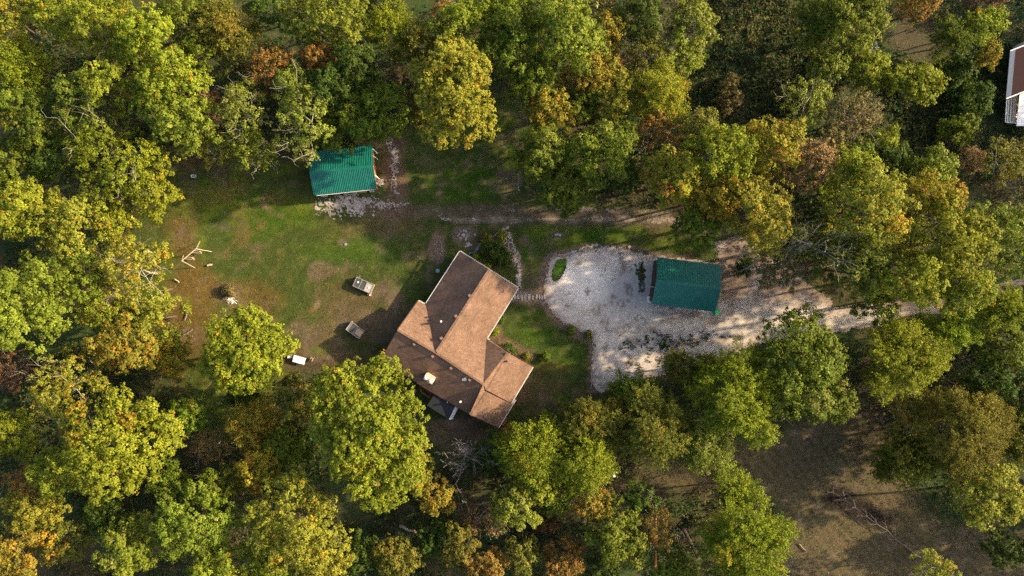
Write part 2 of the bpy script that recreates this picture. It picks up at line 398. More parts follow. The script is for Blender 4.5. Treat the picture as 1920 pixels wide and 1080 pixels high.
def sheet(name, box, res, mask, colour, z, mat=M_gravel, kind='structure', label=None):
    """a thin sheet with a ragged edge: keeps only the cells where mask > 0"""
    x0, y0, x1, y1 = box
    p0 = at(x0, y1); p1 = at(x1, y0)
    x = np.arange(p0.x, p1.x, res); y = np.arange(p0.y, p1.y, res)
    XX, YY = np.meshgrid(x, y); cx, cy = XX+res/2, YY+res/2; px, py = cx/K+960, 540-cy/K
    keep = (mask(px, py, cx, cy) > 0)[:-1, :-1].ravel()
    nx, ny = len(x), len(y)
    i = (np.arange(ny-1)[:, None]*nx+np.arange(nx-1)[None, :]).ravel()[keep]
    F = np.stack([i, i+1, i+1+nx, i+nx], 1)
    u, inv = np.unique(F, return_inverse=True); F = inv.reshape(F.shape)
    xs, ys = XX.ravel()[u], YY.ravel()[u]
    xs = xs+(hash2((xs*50).astype(int), (ys*50).astype(int), 5)-.5)*res*.8; ys = ys+(hash2((xs*53).astype(int), (ys*47).astype(int), 6)-.5)*res*.8
    V = np.stack([xs, ys, height(xs, ys)-.14+z], -1)
    me = fast_mesh(name, V, F, None, mat)
    C = colour(xs/K+960, 540-ys/K, xs, ys)
    a = me.attributes.new('tint', 'FLOAT_COLOR', 'POINT'); c = np.ones((len(V), 4), np.float32); c[:, :3] = C; a.data.foreach_set('color', c.ravel())
    me.polygons.foreach_set('use_smooth', np.ones(len(F), bool))
    return tag(link(name, me), label=label, kind=kind)

def gravel_mask(X, Y, wx, wy):
    n2 = fbm(wx, wy, 2.2, 31, 4); n3 = fbm(wx, wy, .6, 37, 2)
    a = np.maximum(sdf(X, Y, PAD), dline(X, Y, ROAD))
    hole = ell(X, Y, 1201, 515, 8, 32)*12-(n3-.5)*26
    hole2 = ell(X, Y, 1225, 645, 45, 12, 5)*12-(n3-.5)*50-6
    hole3 = ell(X, Y, 1048, 506, 11, 24, 25)*20
    return np.minimum(np.minimum(a+(n2-.5)*9+(n3-.5)*7, 6-np.maximum(hole, hole2)-2), -hole3-(n3-.5)*4)
def gravel_col(X, Y, wx, wy):
    n1 = fbm(wx, wy, 6, 41); n2 = fbm(wx, wy, 1.4, 43); n3 = fbm(wx, wy, .5, 47, 2)
    C = np.zeros(X.shape+(3,))+np.array((.41,.36,.315))
    C = mix(C, (.64,.57,.49), .95*sstep(ell(X, Y, 1090, 525, 60, 50, 10)+(n1-.5)*.9, 0, .6))  # whiter sand, with the sunlight on this end painted into its colour
    C = mix(C, (.42,.37,.31), .8*sstep(dline(X, Y, [(1150,610,12),(1300,600,15),(1430,600,20),(1560,600,14),(1700,578,10)])+(n1-.5)*22, -8, 8))
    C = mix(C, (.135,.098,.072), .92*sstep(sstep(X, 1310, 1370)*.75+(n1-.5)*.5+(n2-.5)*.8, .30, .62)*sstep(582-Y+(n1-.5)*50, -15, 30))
    edge = np.maximum(sdf(X, Y, PAD), dline(X, Y, ROAD))
    C = mix(C, (.20,.155,.12), .7*(1-sstep(edge+(n2-.5)*26, 0, 14)))
    C = mix(C, (.14,.10,.075), .75*sstep(n2*.6+n3*.4+(X > 1120)*.03, .60, .70))
    C = mix(C, (.15,.11,.08), .6*sstep(dline(X, Y, [(1225,585,5),(1340,600,5)])+(n2-.5)*20, -3, 5))
    C = mix(C, (.23,.17,.12), .6*sstep(dline(X, Y, [(1180,640,10),(1330,640,8),(1450,622,6)])+(n1-.5)*30+(n3-.5)*20, 0, 8))
    for pts in ([(1075,575,3),(1200,612,3),(1330,596,3),(1450,588,3),(1580,590,3)], [(1090,600,3),(1210,630,3),(1340,614,3),(1460,606,3),(1600,604,3)]):
        C = mix(C, (.37,.31,.245), .45*sstep(dline(X, Y, pts)+(n2-.5)*7, -3, 3))
    return C*(.86+.28*n3)[..., None]
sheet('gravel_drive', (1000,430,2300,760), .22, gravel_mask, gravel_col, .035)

def shed_gravel(X, Y, wx, wy):
    n2 = fbm(wx, wy, 1.2, 51, 4); n3 = fbm(wx, wy, .26, 57, 2)
    a = ell(X, Y, 657, 383, 52, 22, -4)*1.2
    b = np.maximum(dline(X, Y, [(733,262,7),(742,300,8),(738,335,10),(744,362,9)])/12, ell(X, Y, 728, 385, 32, 10, -10))
    c = dline(X, Y, [(820,392,3),(826,408,6),(850,413,3),(940,413,3)])/6-.1
    return np.maximum(np.maximum(a-.1, b-.35), c-.35)+(n2-.5)*1.8+(n3-.5)*2.6-.22
sheet('gravel_patch', (590,255,950,440), .11, shed_gravel, lambda X,Y,wx,wy: np.array((.27,.235,.215))*(.6+.8*fbm(wx,wy,.5,3,2))[...,None], .03)
def track_gravel(X, Y, wx, wy):
    n2 = fbm(wx, wy, 1.6, 61, 4); n3 = fbm(wx, wy, .45, 67, 2)
    a = np.maximum(dline(X, Y, [(930,412,4),(1040,411,5),(1260,413,6),(1320,425,7)]), dline(X, Y, [(955,394,1),(1060,391,3),(1260,398,4)])-1)
    return a+(n2-.5)*14+(n3-.5)*12-2.5
sheet('track_gravel', (920,375,1340,445), .17, track_gravel, lambda X,Y,wx,wy: np.array((.17,.135,.105))*(.6+.8*fbm(wx,wy,.6,3,2))[...,None], .03)
sheet('grass_patch', (1030,478,1070,532), .15, lambda X,Y,wx,wy: np.minimum(sdf(X,Y,[(1046,484),(1064,488),(1058,503),(1046,518),(1040,530),(1037,520),(1038,500)])+(fbm(wx,wy,.9,3)-.5)*14-1, 9),
      lambda X,Y,wx,wy: np.array((.060,.125,.014))*(.75+.5*fbm(wx,wy,.5,3,2))[...,None], .05, M_ground)

# ------------------------------------------------------------------ leaves: everything leafy is many small faces
rng = np.random.default_rng(11)
def unit(n): 
    v = rng.normal(size=(n,3)); return v/np.linalg.norm(v, axis=1, keepdims=True)
def leaf_quads(P, Nn, a, b):
    """rhombic leaves at P with normals Nn, half sizes a (long) and b"""
    n = len(P); r = unit(n); u = np.cross(Nn, r); u /= (np.linalg.norm(u, axis=1, keepdims=True)+1e-9); v = np.cross(Nn, u)
    a = a[:, None]; b = b[:, None]
    V = np.stack([P+u*a, P-u*a*.6+v*b*1.3, P-u*a*.6-v*b*1.3], 1).reshape(-1, 3)
    return V, np.arange(3*n).reshape(n, 3)
PAL = {  # main, second, accent, share of accent
 'yg': ((0.142,0.182,0.014),(0.191,0.218,0.018),(.30,.19,.02),.04), 'lime': ((0.128,0.168,0.013),(0.185,0.214,0.014),(.24,.21,.015),.04),
 'ye': ((0.227,0.219,0.024),(0.172,0.194,0.024),(.33,.22,.018),.10), 'go': ((0.225,0.176,0.023),(0.167,0.163,0.021),(.31,.18,.02),.18),
 'or': ((.205,.118,.026),(.160,.115,.024),(.27,.13,.03),.25), 'ru': ((.120,.078,.038),(.170,.095,.045),(.11,.075,.03),.30),
 'pk': ((.255,.165,.070),(.200,.150,.050),(.27,.17,.08),.20), 'lg': ((0.123,0.162,0.015),(0.170,0.206,0.022),(.22,.22,.05),.06),
 'g': ((0.081,0.110,0.011),(0.105,0.143,0.013),(.17,.16,.02),.06), 'dg': ((0.040,0.070,0.010),(0.061,0.093,0.012),(.09,.12,.03),.06),
 'ol': ((0.106,0.114,0.017),(0.144,0.142,0.021),(.19,.13,.02),.10), 'pg': ((0.125,0.156,0.019),(0.171,0.198,0.027),(.24,.24,.08),.10),
 'rd': ((.120,.035,.020),(.090,.045,.018),(.07,.07,.02),.30), 'ta': ((.150,.118,.045),(.120,.105,.032),(.18,.15,.06),.25),
 'ygo': ((0.178,0.170,0.016),(0.235,0.198,0.018),(.32,.15,.03),.09), 'gp': ((0.077,0.111,0.010),(0.128,0.159,0.017),(.20,.20,.04),.12),
}
SAT = 1.0
def crown(rx, ry, rz, kind, pal, dens=1.0, fine=1.0, wob=None):
    """leaf cloud around the origin (crown centre)"""
    R = math.sqrt(rx*ry); c1, c2, c3, fa = [np.array(c) if not isinstance(c, float) else c for c in PAL[pal]]
    hue = rng.normal(0, .035, 3); c1 = c1*(1+hue); c2 = c2*(1+hue); rx, ry = rx*1.09, ry*1.09; R *= 1.09
    feather = kind == 'f'; thin = kind == 't'; bush = kind == 's'
    rl = float(np.clip(R*(.24 if not feather else .30), .55, 2.1))
    nl = int(1.85*(R/rl)**2)+4
    i = np.arange(nl); d = np.sqrt((i+.5)/nl); th = i*2.39996+rng.normal(0,.35,nl)+rng.uniform(0,6.28)
    ph = rng.uniform(0, 6.28, 4)
    def outline(t): return 1+.10*np.sin(2*t+ph[0])+.08*np.sin(3*t+ph[1])+.06*np.sin(5*t+ph[2])+.04*np.sin(9*t+ph[3])
    if wob is not None: outline = wob; rx, ry, R = rx/1.09, ry/1.09, R/1.09
    dd = np.clip(d+rng.normal(0,.06,nl), 0, 1)
    edge = (1-.62*rl/R)
    L = np.stack([dd*np.cos(th)*outline(th)*rx*edge, dd*np.sin(th)*outline(th)*ry*edge,
                  rz*np.sqrt(1-np.minimum(dd,.985)**2)-rz*.35+rng.normal(0,.16*rz,nl)], 1)
    # under-storey of the crown: lower lobes seen through gaps
    nlow = nl//3; t2 = rng.uniform(0,6.28,nlow); d2 = np.sqrt(rng.uniform(0,1,nlow))*.98
    L2 = np.stack([d2*np.cos(t2)*outline(t2)*rx*edge, d2*np.sin(t2)*outline(t2)*ry*edge, rng.uniform(-.75,-.1,nlow)*rz], 1)
    L = np.concatenate([L, L2]); nl = len(L)
    lr = rl*rng.uniform(.72,1.22,nl)
    lt = rng.uniform(0,1,nl)                                         # lobe tint
    rc = (.45 if not feather else .40)*fine
    k = (lr/rc)**2*2.3*(.55 if thin else 1.0)
    k[nl-nlow:] *= .5; cnt = np.maximum(3, (k*rng.uniform(.8,1.2,nl)).astype(int)); li = np.repeat(np.arange(nl), cnt); nc = len(li)
    D = unit(nc); D[:,2] = np.abs(D[:,2])*np.where(rng.uniform(size=nc) < .78, 1, -.45); D /= np.linalg.norm(D, axis=1, keepdims=True)
    Cc = L[li]+D*lr[li][:,None]*rng.uniform(.55,1.12,nc)[:,None]*np.array((1,1,.80))
    ct = lt[li]*.45+rng.uniform(0,1,nc)*.55
    acc_l = rng.uniform(size=nl) < fa*.55; acc_c = rng.uniform(size=nc) < fa*.6
    m = np.maximum(3, (rng.uniform(.6,1.4,nc)*(18 if not feather else 34)*dens).astype(int)); ci = np.repeat(np.arange(nc), m); n = len(ci)
    if feather:
        # sprays: leaves strung along short drooping lines that point outwards
        dirc = D+Cc/np.linalg.norm(Cc, axis=1, keepdims=True)*.9+unit(nc)*.5; dirc /= np.linalg.norm(dirc, axis=1, keepdims=True)
        ln = rng.uniform(.7,1.7,nc)*fine
        t = rng.uniform(-.35,.65,n); P = Cc[ci]+dirc[ci]*(t*ln[ci])[:,None]+rng.normal(0,1,(n,3))*(.17*fine*(1-.5*t))[:,None]
        P[:,2] -= .25*(t+.35)**2*ln[ci]
        Nn = unit(n)*.9+D[ci]*.6+np.array((0,0,.5)); a = rng.uniform(.07,.15,n)*fine; b = a*rng.uniform(.45,.7,n)
    else:
        off = unit(n)*(rng.uniform(0,1,n)**.6)[:,None]*rc*np.array((1,1,.75))
        P = Cc[ci]+off
        Nn = D[ci]*.8+unit(n)*.75+off/rc*.7+np.array((0,0,.55)); a = rng.uniform(.10,.20,n)*fine*(.9 if thin else 1); b = a*rng.uniform(.5,.8,n)
    Nn /= np.linalg.norm(Nn, axis=1, keepdims=True)
    T = c1+(c2-c1)*ct[ci][:,None]
    acc = (acc_l[li][ci] & (rng.uniform(size=n) < .6)) | (acc_c[ci] & (rng.uniform(size=n) < .7)) | (rng.uniform(size=n) < fa*.15)
    T = np.where(acc[:,None], c3*(1+rng.normal(0,.12,(n,1))), T)
    T = T*np.exp(rng.normal(0,.17,(n,1)))*(.82+.36*lt[li][ci])[:,None]
    V, F = leaf_quads(P, Nn, a, b)
    return V, F, np.clip(T, .004, .8)

def tubes(segs, sides=4):
    """segs: rows p0(3) p1(3) r0 r1 -> V,F"""
    S_ = np.array(segs, float); p0, p1, r0, r1 = S_[:,0:3], S_[:,3:6], S_[:,6], S_[:,7]
    d = p1-p0; d /= (np.linalg.norm(d, axis=1, keepdims=True)+1e-9)
    ref = np.where(np.abs(d[:,2:3]) < .9, np.array((0,0,1.)), np.array((1.,0,0)))
    a = np.cross(d, ref); a /= np.linalg.norm(a, axis=1, keepdims=True); b = np.cross(d, a)
    V = []
    for p, r in ((p0, r0), (p1, r1)):
        for s in range(sides):
            t = 2*math.pi*s/sides; V.append(p+(a*math.cos(t)+b*math.sin(t))*r[:,None])
    V = np.stack(V, 1); n = len(S_); base = np.arange(n)[:,None]*(2*sides)
    F = np.concatenate([np.concatenate([base+s, base+(s+1)%sides, base+sides+(s+1)%sides, base+sides+s], 1) for s in range(sides)])
    return V.reshape(-1,3), F
def limbs(rx, ry, rz, zc, r0, n1, levels, rr, spread=1.0, tip=.012):
    """a branching skeleton from the trunk foot (origin) into the crown centred at height zc"""
    segs = []; fork = zc-rz*.75
    p = np.array((0,0,-.4)); q = np.array((rr.normal(0,.15), rr.normal(0,.15), fork*.5)); segs.append((*p,*q,r0*1.25,r0*.95))
    q2 = np.array((rr.normal(0,.3), rr.normal(0,.3), fork)); segs.append((*q,*q2,r0*.95,r0*.8))
    q3 = q2+np.array((rr.normal(0,.4), rr.normal(0,.4), rz*.8)); segs.append((*q2,*q3,r0*.8,r0*.45))
    def grow(p, tgt, r, lv):
        v = tgt-p; ln = np.linalg.norm(v)
        mid = p+v*.5+rr.normal(0,.09,3)*ln
        r1, r2 = r*.72, max(tip, r*.42)
        segs.append((*p,*mid,r,r1)); segs.append((*mid,*tgt,r1,r2))
        if lv > 0:
            for k in range(3 if lv > 1 else 4):
                s = mid if k % 2 else tgt; dv = v/ln*rr.uniform(.5,1)+rr.normal(0,.5,3)+np.array((0,0,.15))
                dv /= np.linalg.norm(dv); grow(s, s+dv*ln*rr.uniform(.38,.62), r2 if s is tgt else r1*.65, lv-1)
    for k in range(n1):
        th = 2*math.pi*k/n1+rr.normal(0,.3); d = rr.uniform(.3,.68)*spread
        tgt = np.array((d*math.cos(th)*rx, d*math.sin(th)*ry, zc+rz*(rr.uniform(-.2,.45))))
        s = (q2, q3)[k % 2]; grow(s, tgt, r0*(.5 if levels < 2 else .36), levels)
    return segs

TREE_SEED = [100]
def tree(px, py, rpx, rpy, h, kind, pal, label, group='woodland trees around the clearing', cat='tree', dens=1.0, name=None):
    """crown centre and half sizes in photo pixels; h = height of the treetop in metres"""
    TREE_SEED[0] += 1; rr = np.random.default_rng(TREE_SEED[0])
    low = kind == 's'
    rz = max(.6, h*(.30 if kind != 'f' else .36)) if not low else h*.5
    zc = h-rz*.8 if not low else h*.42
    s = 1.5*(H-zc)/1920; c = at(px, py, zc); rx, ry = rpx*s, rpy*s
    lean = 0 if low else .45*zc/(H-zc)
    base = Vector((c.x*(1+lean)+rr.normal(0,.25)*(not low), c.y*(1+lean)+rr.normal(0,.25)*(not low), 0))
    base.z = float(height(np.array([base.x]), np.array([base.y]))[0])-.14
    nm = name or {'f':'conifer_tree' if False else 'feathery_tree','s':'shrub','t':'sparse_tree'}.get(kind, 'broadleaf_tree')
    root = empty(nm, base); tag(root, label, cat, group)
    V, F, T = crown(rx, ry, rz, kind, pal, dens, fine=float(rr.uniform(.88,1.10)))
    V = V+np.array((c.x-base.x, c.y-base.y, zc-base.z)); V[:,2] = np.maximum(V[:,2], .05)
    link('crown', fast_mesh('crown', V, F, T, M_leaf), None, root)
    r0 = .034*math.sqrt(rx*ry)+.003*h if not low else .05
    off = np.array((c.x-base.x, c.y-base.y))
    sg = limbs(rx, ry, rz, zc, r0, 5 if kind != 't' else 8, {'b':1,'f':1,'t':2,'s':0}[kind], rr, 1.0 if kind != 't' else 1.35)
    Vt, Ft = tubes(sg, 5 if kind == 'b' else 4)
    Vt[:,:2] += off*np.clip(Vt[:,2:3]/max(zc,.1), 0, 1)
    link('trunk', fast_mesh('trunk', Vt, Ft, None, M_pale if kind == 't' else M_bark), None, root)
    return root
def bare_tree(px, py, rpx, h, label, mat=None, n1=8, lv=4, name='bare_tree', group='bare trees', thick=1.0, cat='tree', cx=None, wide=1.0):
    TREE_SEED[0] += 1; rr = np.random.default_rng(TREE_SEED[0])
    rz = h*.36; zc = h-rz*.7; c = at(px, py, zc); s = 1.5*(H-zc)/1920
    root = empty(name, (c.x, c.y, 0)); tag(root, label, cat, group)
    sg = limbs(rpx*s, rpx*s*wide, rz, zc, (.03*rpx*s+.006*h)*thick, n1, lv, rr, .8, .018)
    V, F = tubes(sg, 3 if lv > 3 else 4)
    t = V.copy(); trunk = sg[:3]; 
    Vt, Ft = tubes(trunk, 6); link('trunk', fast_mesh('trunk', Vt, Ft, None, mat or M_dead), None, root)
    Vb, Fb = tubes(sg[3:], 3); link('branches', fast_mesh('branches', Vb, Fb, None, mat or M_dead), None, root)
    return root
def wob_from(poly, cx, cy, rx, ry):
    a = []
    for x, y in poly:
        u, v = (x-cx)/rx, -(y-cy)/ry; a.append((math.atan2(v, u) % (2*math.pi), math.hypot(u, v)))
    a.sort(); A = np.array([q[0] for q in a]); B = np.array([q[1] for q in a])
    return lambda t: np.interp(np.mod(t, 2*math.pi), A, B, period=2*math.pi)
OUTLINE = {
 'maple': ([(650,655),(700,650),(752,672),(772,700),(765,730),(790,760),(806,800),(798,850),(790,900),(760,940),(700,968),(672,968),(655,930),(640,890),(612,860),(600,800),(590,760),(578,730),(590,690),(615,668)], 693, 810, 108, 158),
 'gold': ([(850,70),(880,85),(905,110),(915,150),(945,185),(950,240),(925,260),(885,285),(850,268),(800,262),(782,210),(772,150),(785,100),(820,95)], 858, 175, 88, 105),
 'round': ([(420,580),(475,578),(520,595),(550,612),(545,640),(530,685),(508,712),(470,748),(420,745),(385,730),(378,660),(400,640),(380,612)], 468, 658, 92, 88),
}
TREES = [
 # --- north-west wood
 (12,28,48,44,17,'b','ye','yellow tree filling the top left corner of the wood'),
 (53,128,46,42,15,'f','lime','lime yellow feathery tree beside the corner tree'),
 (112,28,46,40,16,'b','yg','yellow green tree on the top border, second in from the left corner'),
 (203,58,72,56,19,'b','yg','broad sunlit yellow green tree on the top border above the white limbed one'),
 (283,78,60,58,20,'b','yg','tall yellow green tree in the middle of the big upper left canopy'),
 (60,225,60,58,17,'b','g','green tree by the left border with sunlit lumps, below the lime feathery tree'),
 (165,195,52,52,17,'b','gp','dull green tree between the left border trees and the big upper left canopy'),
 (212,165,50,46,19,'b','yg','yellow green tree in the middle of the upper left wood, pale lumps on top'),
 (322,158,64,62,20,'b','yg','large yellow green tree at the heart of the upper left wood'),
 (340,226,64,52,19,'b','lg','pale green tree directly above the brown corner of the lawn'),
 (218,300,84,78,17,'t','lime','wide thin tree with pale bare twigs showing, above the left end of the lawn'),
 (288,358,42,48,13,'b','lime','bright lime green tree that bulges onto the upper left of the lawn'),
 (25,312,46,50,15,'b','g','green tree half cut by the left border, above the yellow pair'),
 (100,300,40,40,14,'b','dg','dark green tree filling the gap left of the wide thin tree'),
 (350,22,46,36,17,'b','gp','dull green tree on the top border beside the white limbed canopy'),
 (428,58,56,54,16,'f','ol','olive and gold feathery tree with bare grey twigs at its middle'),
 (385,100,36,36,15,'b','g','small green tree left of the olive feathery tree'),
 (584,34,56,44,18,'b','gp','blue green tree on the top border with frosted looking leaf tips'),
 (500,22,40,30,16,'b','dg','dark green tree on the top border between olive and blue green trees'),
 (512,130,50,46,14,'t','or','rusty orange see-through tree behind the blue green tree'),
 (600,112,34,36,14,'b','or','small orange tree to the right of the rusty see-through tree'),
 (552,158,36,34,15,'b','pg','grey green tree between the two orange trees and the green shed'),
 (460,212,48,52,16,'t','pg','thin tree full of grey dead twigs above the lawn, left of the shed'),
 (577,222,56,74,17,'t','pg','tall pale green tree that hangs over the back roof of the upper shed'),
 (388,274,44,34,10,'t','ye','low golden tree on the lawn edge left of the grey twig tree'),
 (478,282,42,34,13,'t','lg','light green tree drooping over the lawn beneath the grey twig tree'),
 (392,208,30,44,12,'t','ru','russet brown small tree squeezed between pale green crowns'),
 (625,168,44,50,16,'b','dg','dark green tree just behind the upper shed'),
 (622,250,36,40,12,'b','g','mid green tree touching the corner of the upper shed'),
 (655,48,44,46,17,'b','lg','light green tree near the top border, left of two yellowish feathery trees'),
 (733,58,42,46,15,'f','lime','yellow green feathery tree, the left one of the feathery pair near the top'),
 (786,84,30,32,14,'f','ol','olive feathery tree, the smaller one of the pair near the top'),
 (668,125,50,44,16,'b','dg','dark blue green tree above the two track wheel patch'),
 (662,215,44,44,15,'b','g','green tree overhanging the right rear corner of the upper shed'),
 (722,212,50,56,15,'b','g','dense green tree at the head of the stony track by the shed'),
 (858,175,88,105,21,'b','ye','large golden yellow tree with white limbs, standing alone above the shed lawn'),
 (795,200,26,50,13,'b','ol','narrow olive tree pressed against the left flank of the golden tree'),
 (868,42,54,40,18,'b','yg','yellow green tree on the top border straight above the golden tree'),
 (835,35,26,28,15,'t','or','small brown orange tree top beside the yellow green top border tree'),
 (958,78,66,66,18,'b','g','big green tree to the upper right of the golden tree'),
 (955,14,46,30,17,'b','yg','yellow green tree on the top border above the big green tree'),
 (1062,68,74,72,20,'b','lg','pale yellow green tree with wide spreading crown near the top centre'),
 (1000,150,46,40,16,'b','g','green tree closing the head of the dark grass bay'),
 (1104,138,52,46,15,'b','go','golden orange tree at the upper edge of the right hand canopy belt'),
 (1032,208,48,46,14,'b','go','orange tinted tree on the right side of the dark grass bay'),
 (1155,168,48,56,15,'b','ye','yellow tree between the golden orange tree and the round yellow green one'),
 (1090,195,40,40,13,'b','g','green tree under the golden orange tree'),
 (1234,176,52,54,16,'f','yg','round soft yellow green tree at the end of the golden row'),
 (1150,128,20,20,13,'b','rd','small dark red tree peeping out behind the golden row'),
 (1200,38,48,42,16,'b','dg','dark green tree on the top border beside the weedy slope'),
 (1142,60,30,36,15,'b','go','speckled orange and green tree left of the dark top border tree'),
 (1210,98,34,38,14,'t','ol','olive tree with sparse pale leaves at the edge of the weedy slope'),
 (1266,108,34,46,14,'t','pg','pale speckled tree overlooking the weedy slope'),
 (1232,240,48,32,12,'t','or','brownish orange tree with dead branches beneath the round soft tree'),
 (1022,292,52,56,15,'b','gp','grey green tree on the left of the green pair by the track'),
 (1130,288,64,62,17,'b','gp','larger pale green tree, right one of the green pair by the track'),
 (1062,352,54,44,13,'b','g','green tree whose crown reaches down to the stony track'),
 (1170,330,34,34,12,'b','dg','dark green tree under the right one of the green pair'),
 # --- north-east slope
 (1300,48,40,46,15,'b','pg','pale speckled tree on the top border where the weedy slope begins'),
 (1290,112,30,34,12,'b','lg','light green small tree at the left foot of the weedy slope'),
 (1592,34,84,54,18,'b','gp','large sunlit green tree on the top border right of the weedy slope'),
 (1540,55,44,44,14,'b','g','green tree forming the left flank of the large top border tree'),
 (1604,86,22,20,10,'b','lg','small round light green tree just below the large top border tree'),
 (1718,10,34,28,14,'b','or','orange tree on the top border right of centre of the slope'),
 (1850,5,36,20,10,'t','ru','brown twiggy tree on the top border near the right corner'),
 (1555,126,34,32,10,'b','pg','pale green tree above the sparse speckled tree'),
 (1512,186,48,46,11,'t','pg','sparse tree with pale speckled leaves on the weedy slope'),
 (1628,128,40,34,10,'b','yg','yellow green tree near the crumpled white sheet'),
 (1712,156,54,38,11,'b','yg','rounded speckled yellow tree standing clear on the slope'),
 (1588,228,62,50,10,'t','ta','tan half bare tree with dense fine twigs on the slope'),
 (1842,48,38,34,11,'b','yg','yellow green tree near the top right corner'),
 (1778,74,28,36,10,'f','g','upright green tree with lime tip in the top right clearing'),
 (1852,102,20,26,8,'b','go','small orange tipped tree left of the maroon roofed house'),
 (1366,178,24,34,6,'s','ta','tan oval bush alone on the weedy slope'),
 (1652,268,32,28,8,'b','yg','yellow green bush sized tree under the tan half bare tree'),
 (1742,318,46,40,11,'b','lg','pale green tree at the right end of the big canopy belt'),
 (1820,302,26,28,6,'t','pk','greyish pink twiggy shrub on the dark slope at right'),
 (1672,300,36,34,9,'b','dg','dark green tree in the hollow behind the canopy belt'),
 (1600,282,32,26,9,'b','g','green tree in the hollow below the tan half bare tree'),
 (1880,300,42,46,9,'t','ol','olive brush tree on the right border below the maroon roofed house'),
 (1788,135,34,34,5,'s','dg','dark green thicket bush left of the maroon roofed house'),
 (1820,190,40,40,5,'s','dg','dark leafy bush mound beside the white porch'),
 (1795,245,36,30,5,'s','g','green bush mound below the white porch'),
 # --- canopy belt above the drive
 (1305,248,44,40,15,'b','ol','gold and olive tree at the left start of the canopy belt'),
 (1350,292,66,56,19,'b','yg','large yellow green tree in the left half of the canopy belt'),
 (1440,278,60,52,19,'b','ygo','yellow green tree with orange patches in the canopy belt'),
 (1518,308,48,46,17,'b','pk','pinkish orange leaved tree in the middle of the canopy belt'),
 (1262,330,52,52,17,'b','ygo','yellow and olive tree at the lower left of the canopy belt beside the track'),
 (1418,398,62,64,19,'b','ye','bright yellow tree overhanging the ground behind the garage'),
 (1340,368,50,52,17,'b','ygo','orange flecked tree between the track and the bright yellow tree'),
 (1305,424,50,46,14,'b','g','darker green tree right behind the garage roof'),
 (1582,322,46,48,18,'b','yg','yellow green tree right of the pinkish one'),
 (1620,388,74,88,21,'b','ye','tallest bright yellow tree in the middle of the canopy belt'),
 (1736,366,52,46,17,'b','ygo','yellow green tree with red tips on the north side of the canopy belt'),
 (1772,448,76,72,20,'b','yg','wide yellow green tree right of the tallest yellow one'),
 (1600,505,64,58,17,'b','gp','grey green tree that leans over the drive'),
 (1692,520,60,58,18,'b','yg','yellow green tree spreading right above the drive'),
 (1545,448,40,44,14,'b','g','green tree behind the white dead branches'),
 (1874,436,54,60,17,'b','lg','pale green tree by the right border above the road'),
 (1796,546,56,50,16,'b','yg','yellow green tree covering the narrow part of the road'),
 (1640,575,40,30,13,'b','gp','dull green tree with branches reaching over the road bend'),
 (1460,498,50,44,9,'t','ta','brown nearly leafless tree between garage and dead branches'),
 (1396,500,14,18,3,'s','dg','small dark green shrub behind the garage gable'),
 (1912,480,36,44,15,'b','yg','yellow green tree cut off by the right border above the road'),
 (1880,578,50,34,12,'f','lime','low lime feathery tree on the lower side of the road by the right border'),
 (1782,614,52,34,12,'f','lime','low lime feathery tree below the narrow part of the road'),
 # --- south-east
 (1500,688,84,100,17,'b','gp','big dark green tree with frosted leaf tips at the lower edge of the drive'),
 (1560,745,36,48,14,'b','gp','narrow dark green tree fused to the right side of the big frosted tree'),
 (1682,668,72,66,16,'f','lime','round lime feathery tree on the lower side of the drive'),
 (1880,655,46,40,12,'b','g','green tree on the right border below the road'),
 (1850,720,54,40,12,'b','dg','dark green tree near the right border, below the lime row'),
 (1925,735,36,50,13,'b','dg','dark green tree cut off by the right border'),
 (1385,738,78,78,17,'f','lime','big lime feathery tree in the row below the gravel, with the brightest top'),
 (1300,688,56,34,10,'f','ol','olive feathery tree that edges onto the gravel'),
 (1322,838,46,44,14,'f','pg','pale feathery tree at the lower side of the feathery row'),
 (1222,802,66,72,15,'f','ol','olive feathery tree whose dead branch shows, above the utility pole'),
 (1180,740,46,34,10,'f','g','darker feathery tree right at the gravel corner'),
 (1110,788,58,44,13,'f','ol','olive green feathery tree below the lawn corner'),
 (1095,862,58,60,14,'f','lime','yellow green feathery tree left of the utility pole'),
 (1000,842,60,62,14,'f','lime','lime green feathery tree below the east end of the house'),
 (1010,900,44,40,12,'b','yg','yellow green tree at the lower side of the feathery tree nearest the house'),
 (948,802,12,12,3,'s','or','small orange shrub by the lowest corner of the house'),
 (925,850,30,40,8,'b','dg','dark green small tree beside the grey dead tree'),
 (967,952,42,40,13,'b','pg','pale green tree standing out among dark trees in the bottom centre'),
 (1040,935,36,34,10,'b','g','small green tree between pale green and gold trees in the bottom centre'),
 (1158,1002,58,58,14,'b','gp','grey green tree at the bottom centre right'),
 (1114,946,46,32,12,'t','go','golden brown tree showing radiating twigs'),
 (1022,976,26,22,8,'b','rd','dark red shrub sized tree in the bottom centre'),
 (930,972,28,28,9,'t','pk','pinkish twiggy tree in the bottom centre'),
 (880,972,20,34,9,'t','ru','russet twiggy tree below the grey dead tree'),
 (817,1006,34,36,9,'b','dg','bluish green round tree by the fallen log'),
 (912,1062,46,38,12,'b','or','copper orange tree on the bottom border'),
 (1056,1052,42,36,11,'b','or','orange tree on the bottom border right of the copper one'),
 (1228,985,32,44,13,'t','or','orange olive tree with a bare trunk at bottom right of centre'),
 (980,1040,34,36,11,'b','ol','olive tree on the bottom border between two orange ones'),
 (860,1020,40,46,11,'b','ol','dull olive tree right of the bluish green one'),
 (745,1045,46,38,11,'b','ol','dull olive tree on the bottom border right of the big canopy'),
 (680,1040,30,36,10,'b','dg','dark tree on the bottom border, in the shadow of the big canopy'),
 (818,930,34,36,10,'b','go','orange yellow tree below the big round maple like tree'),
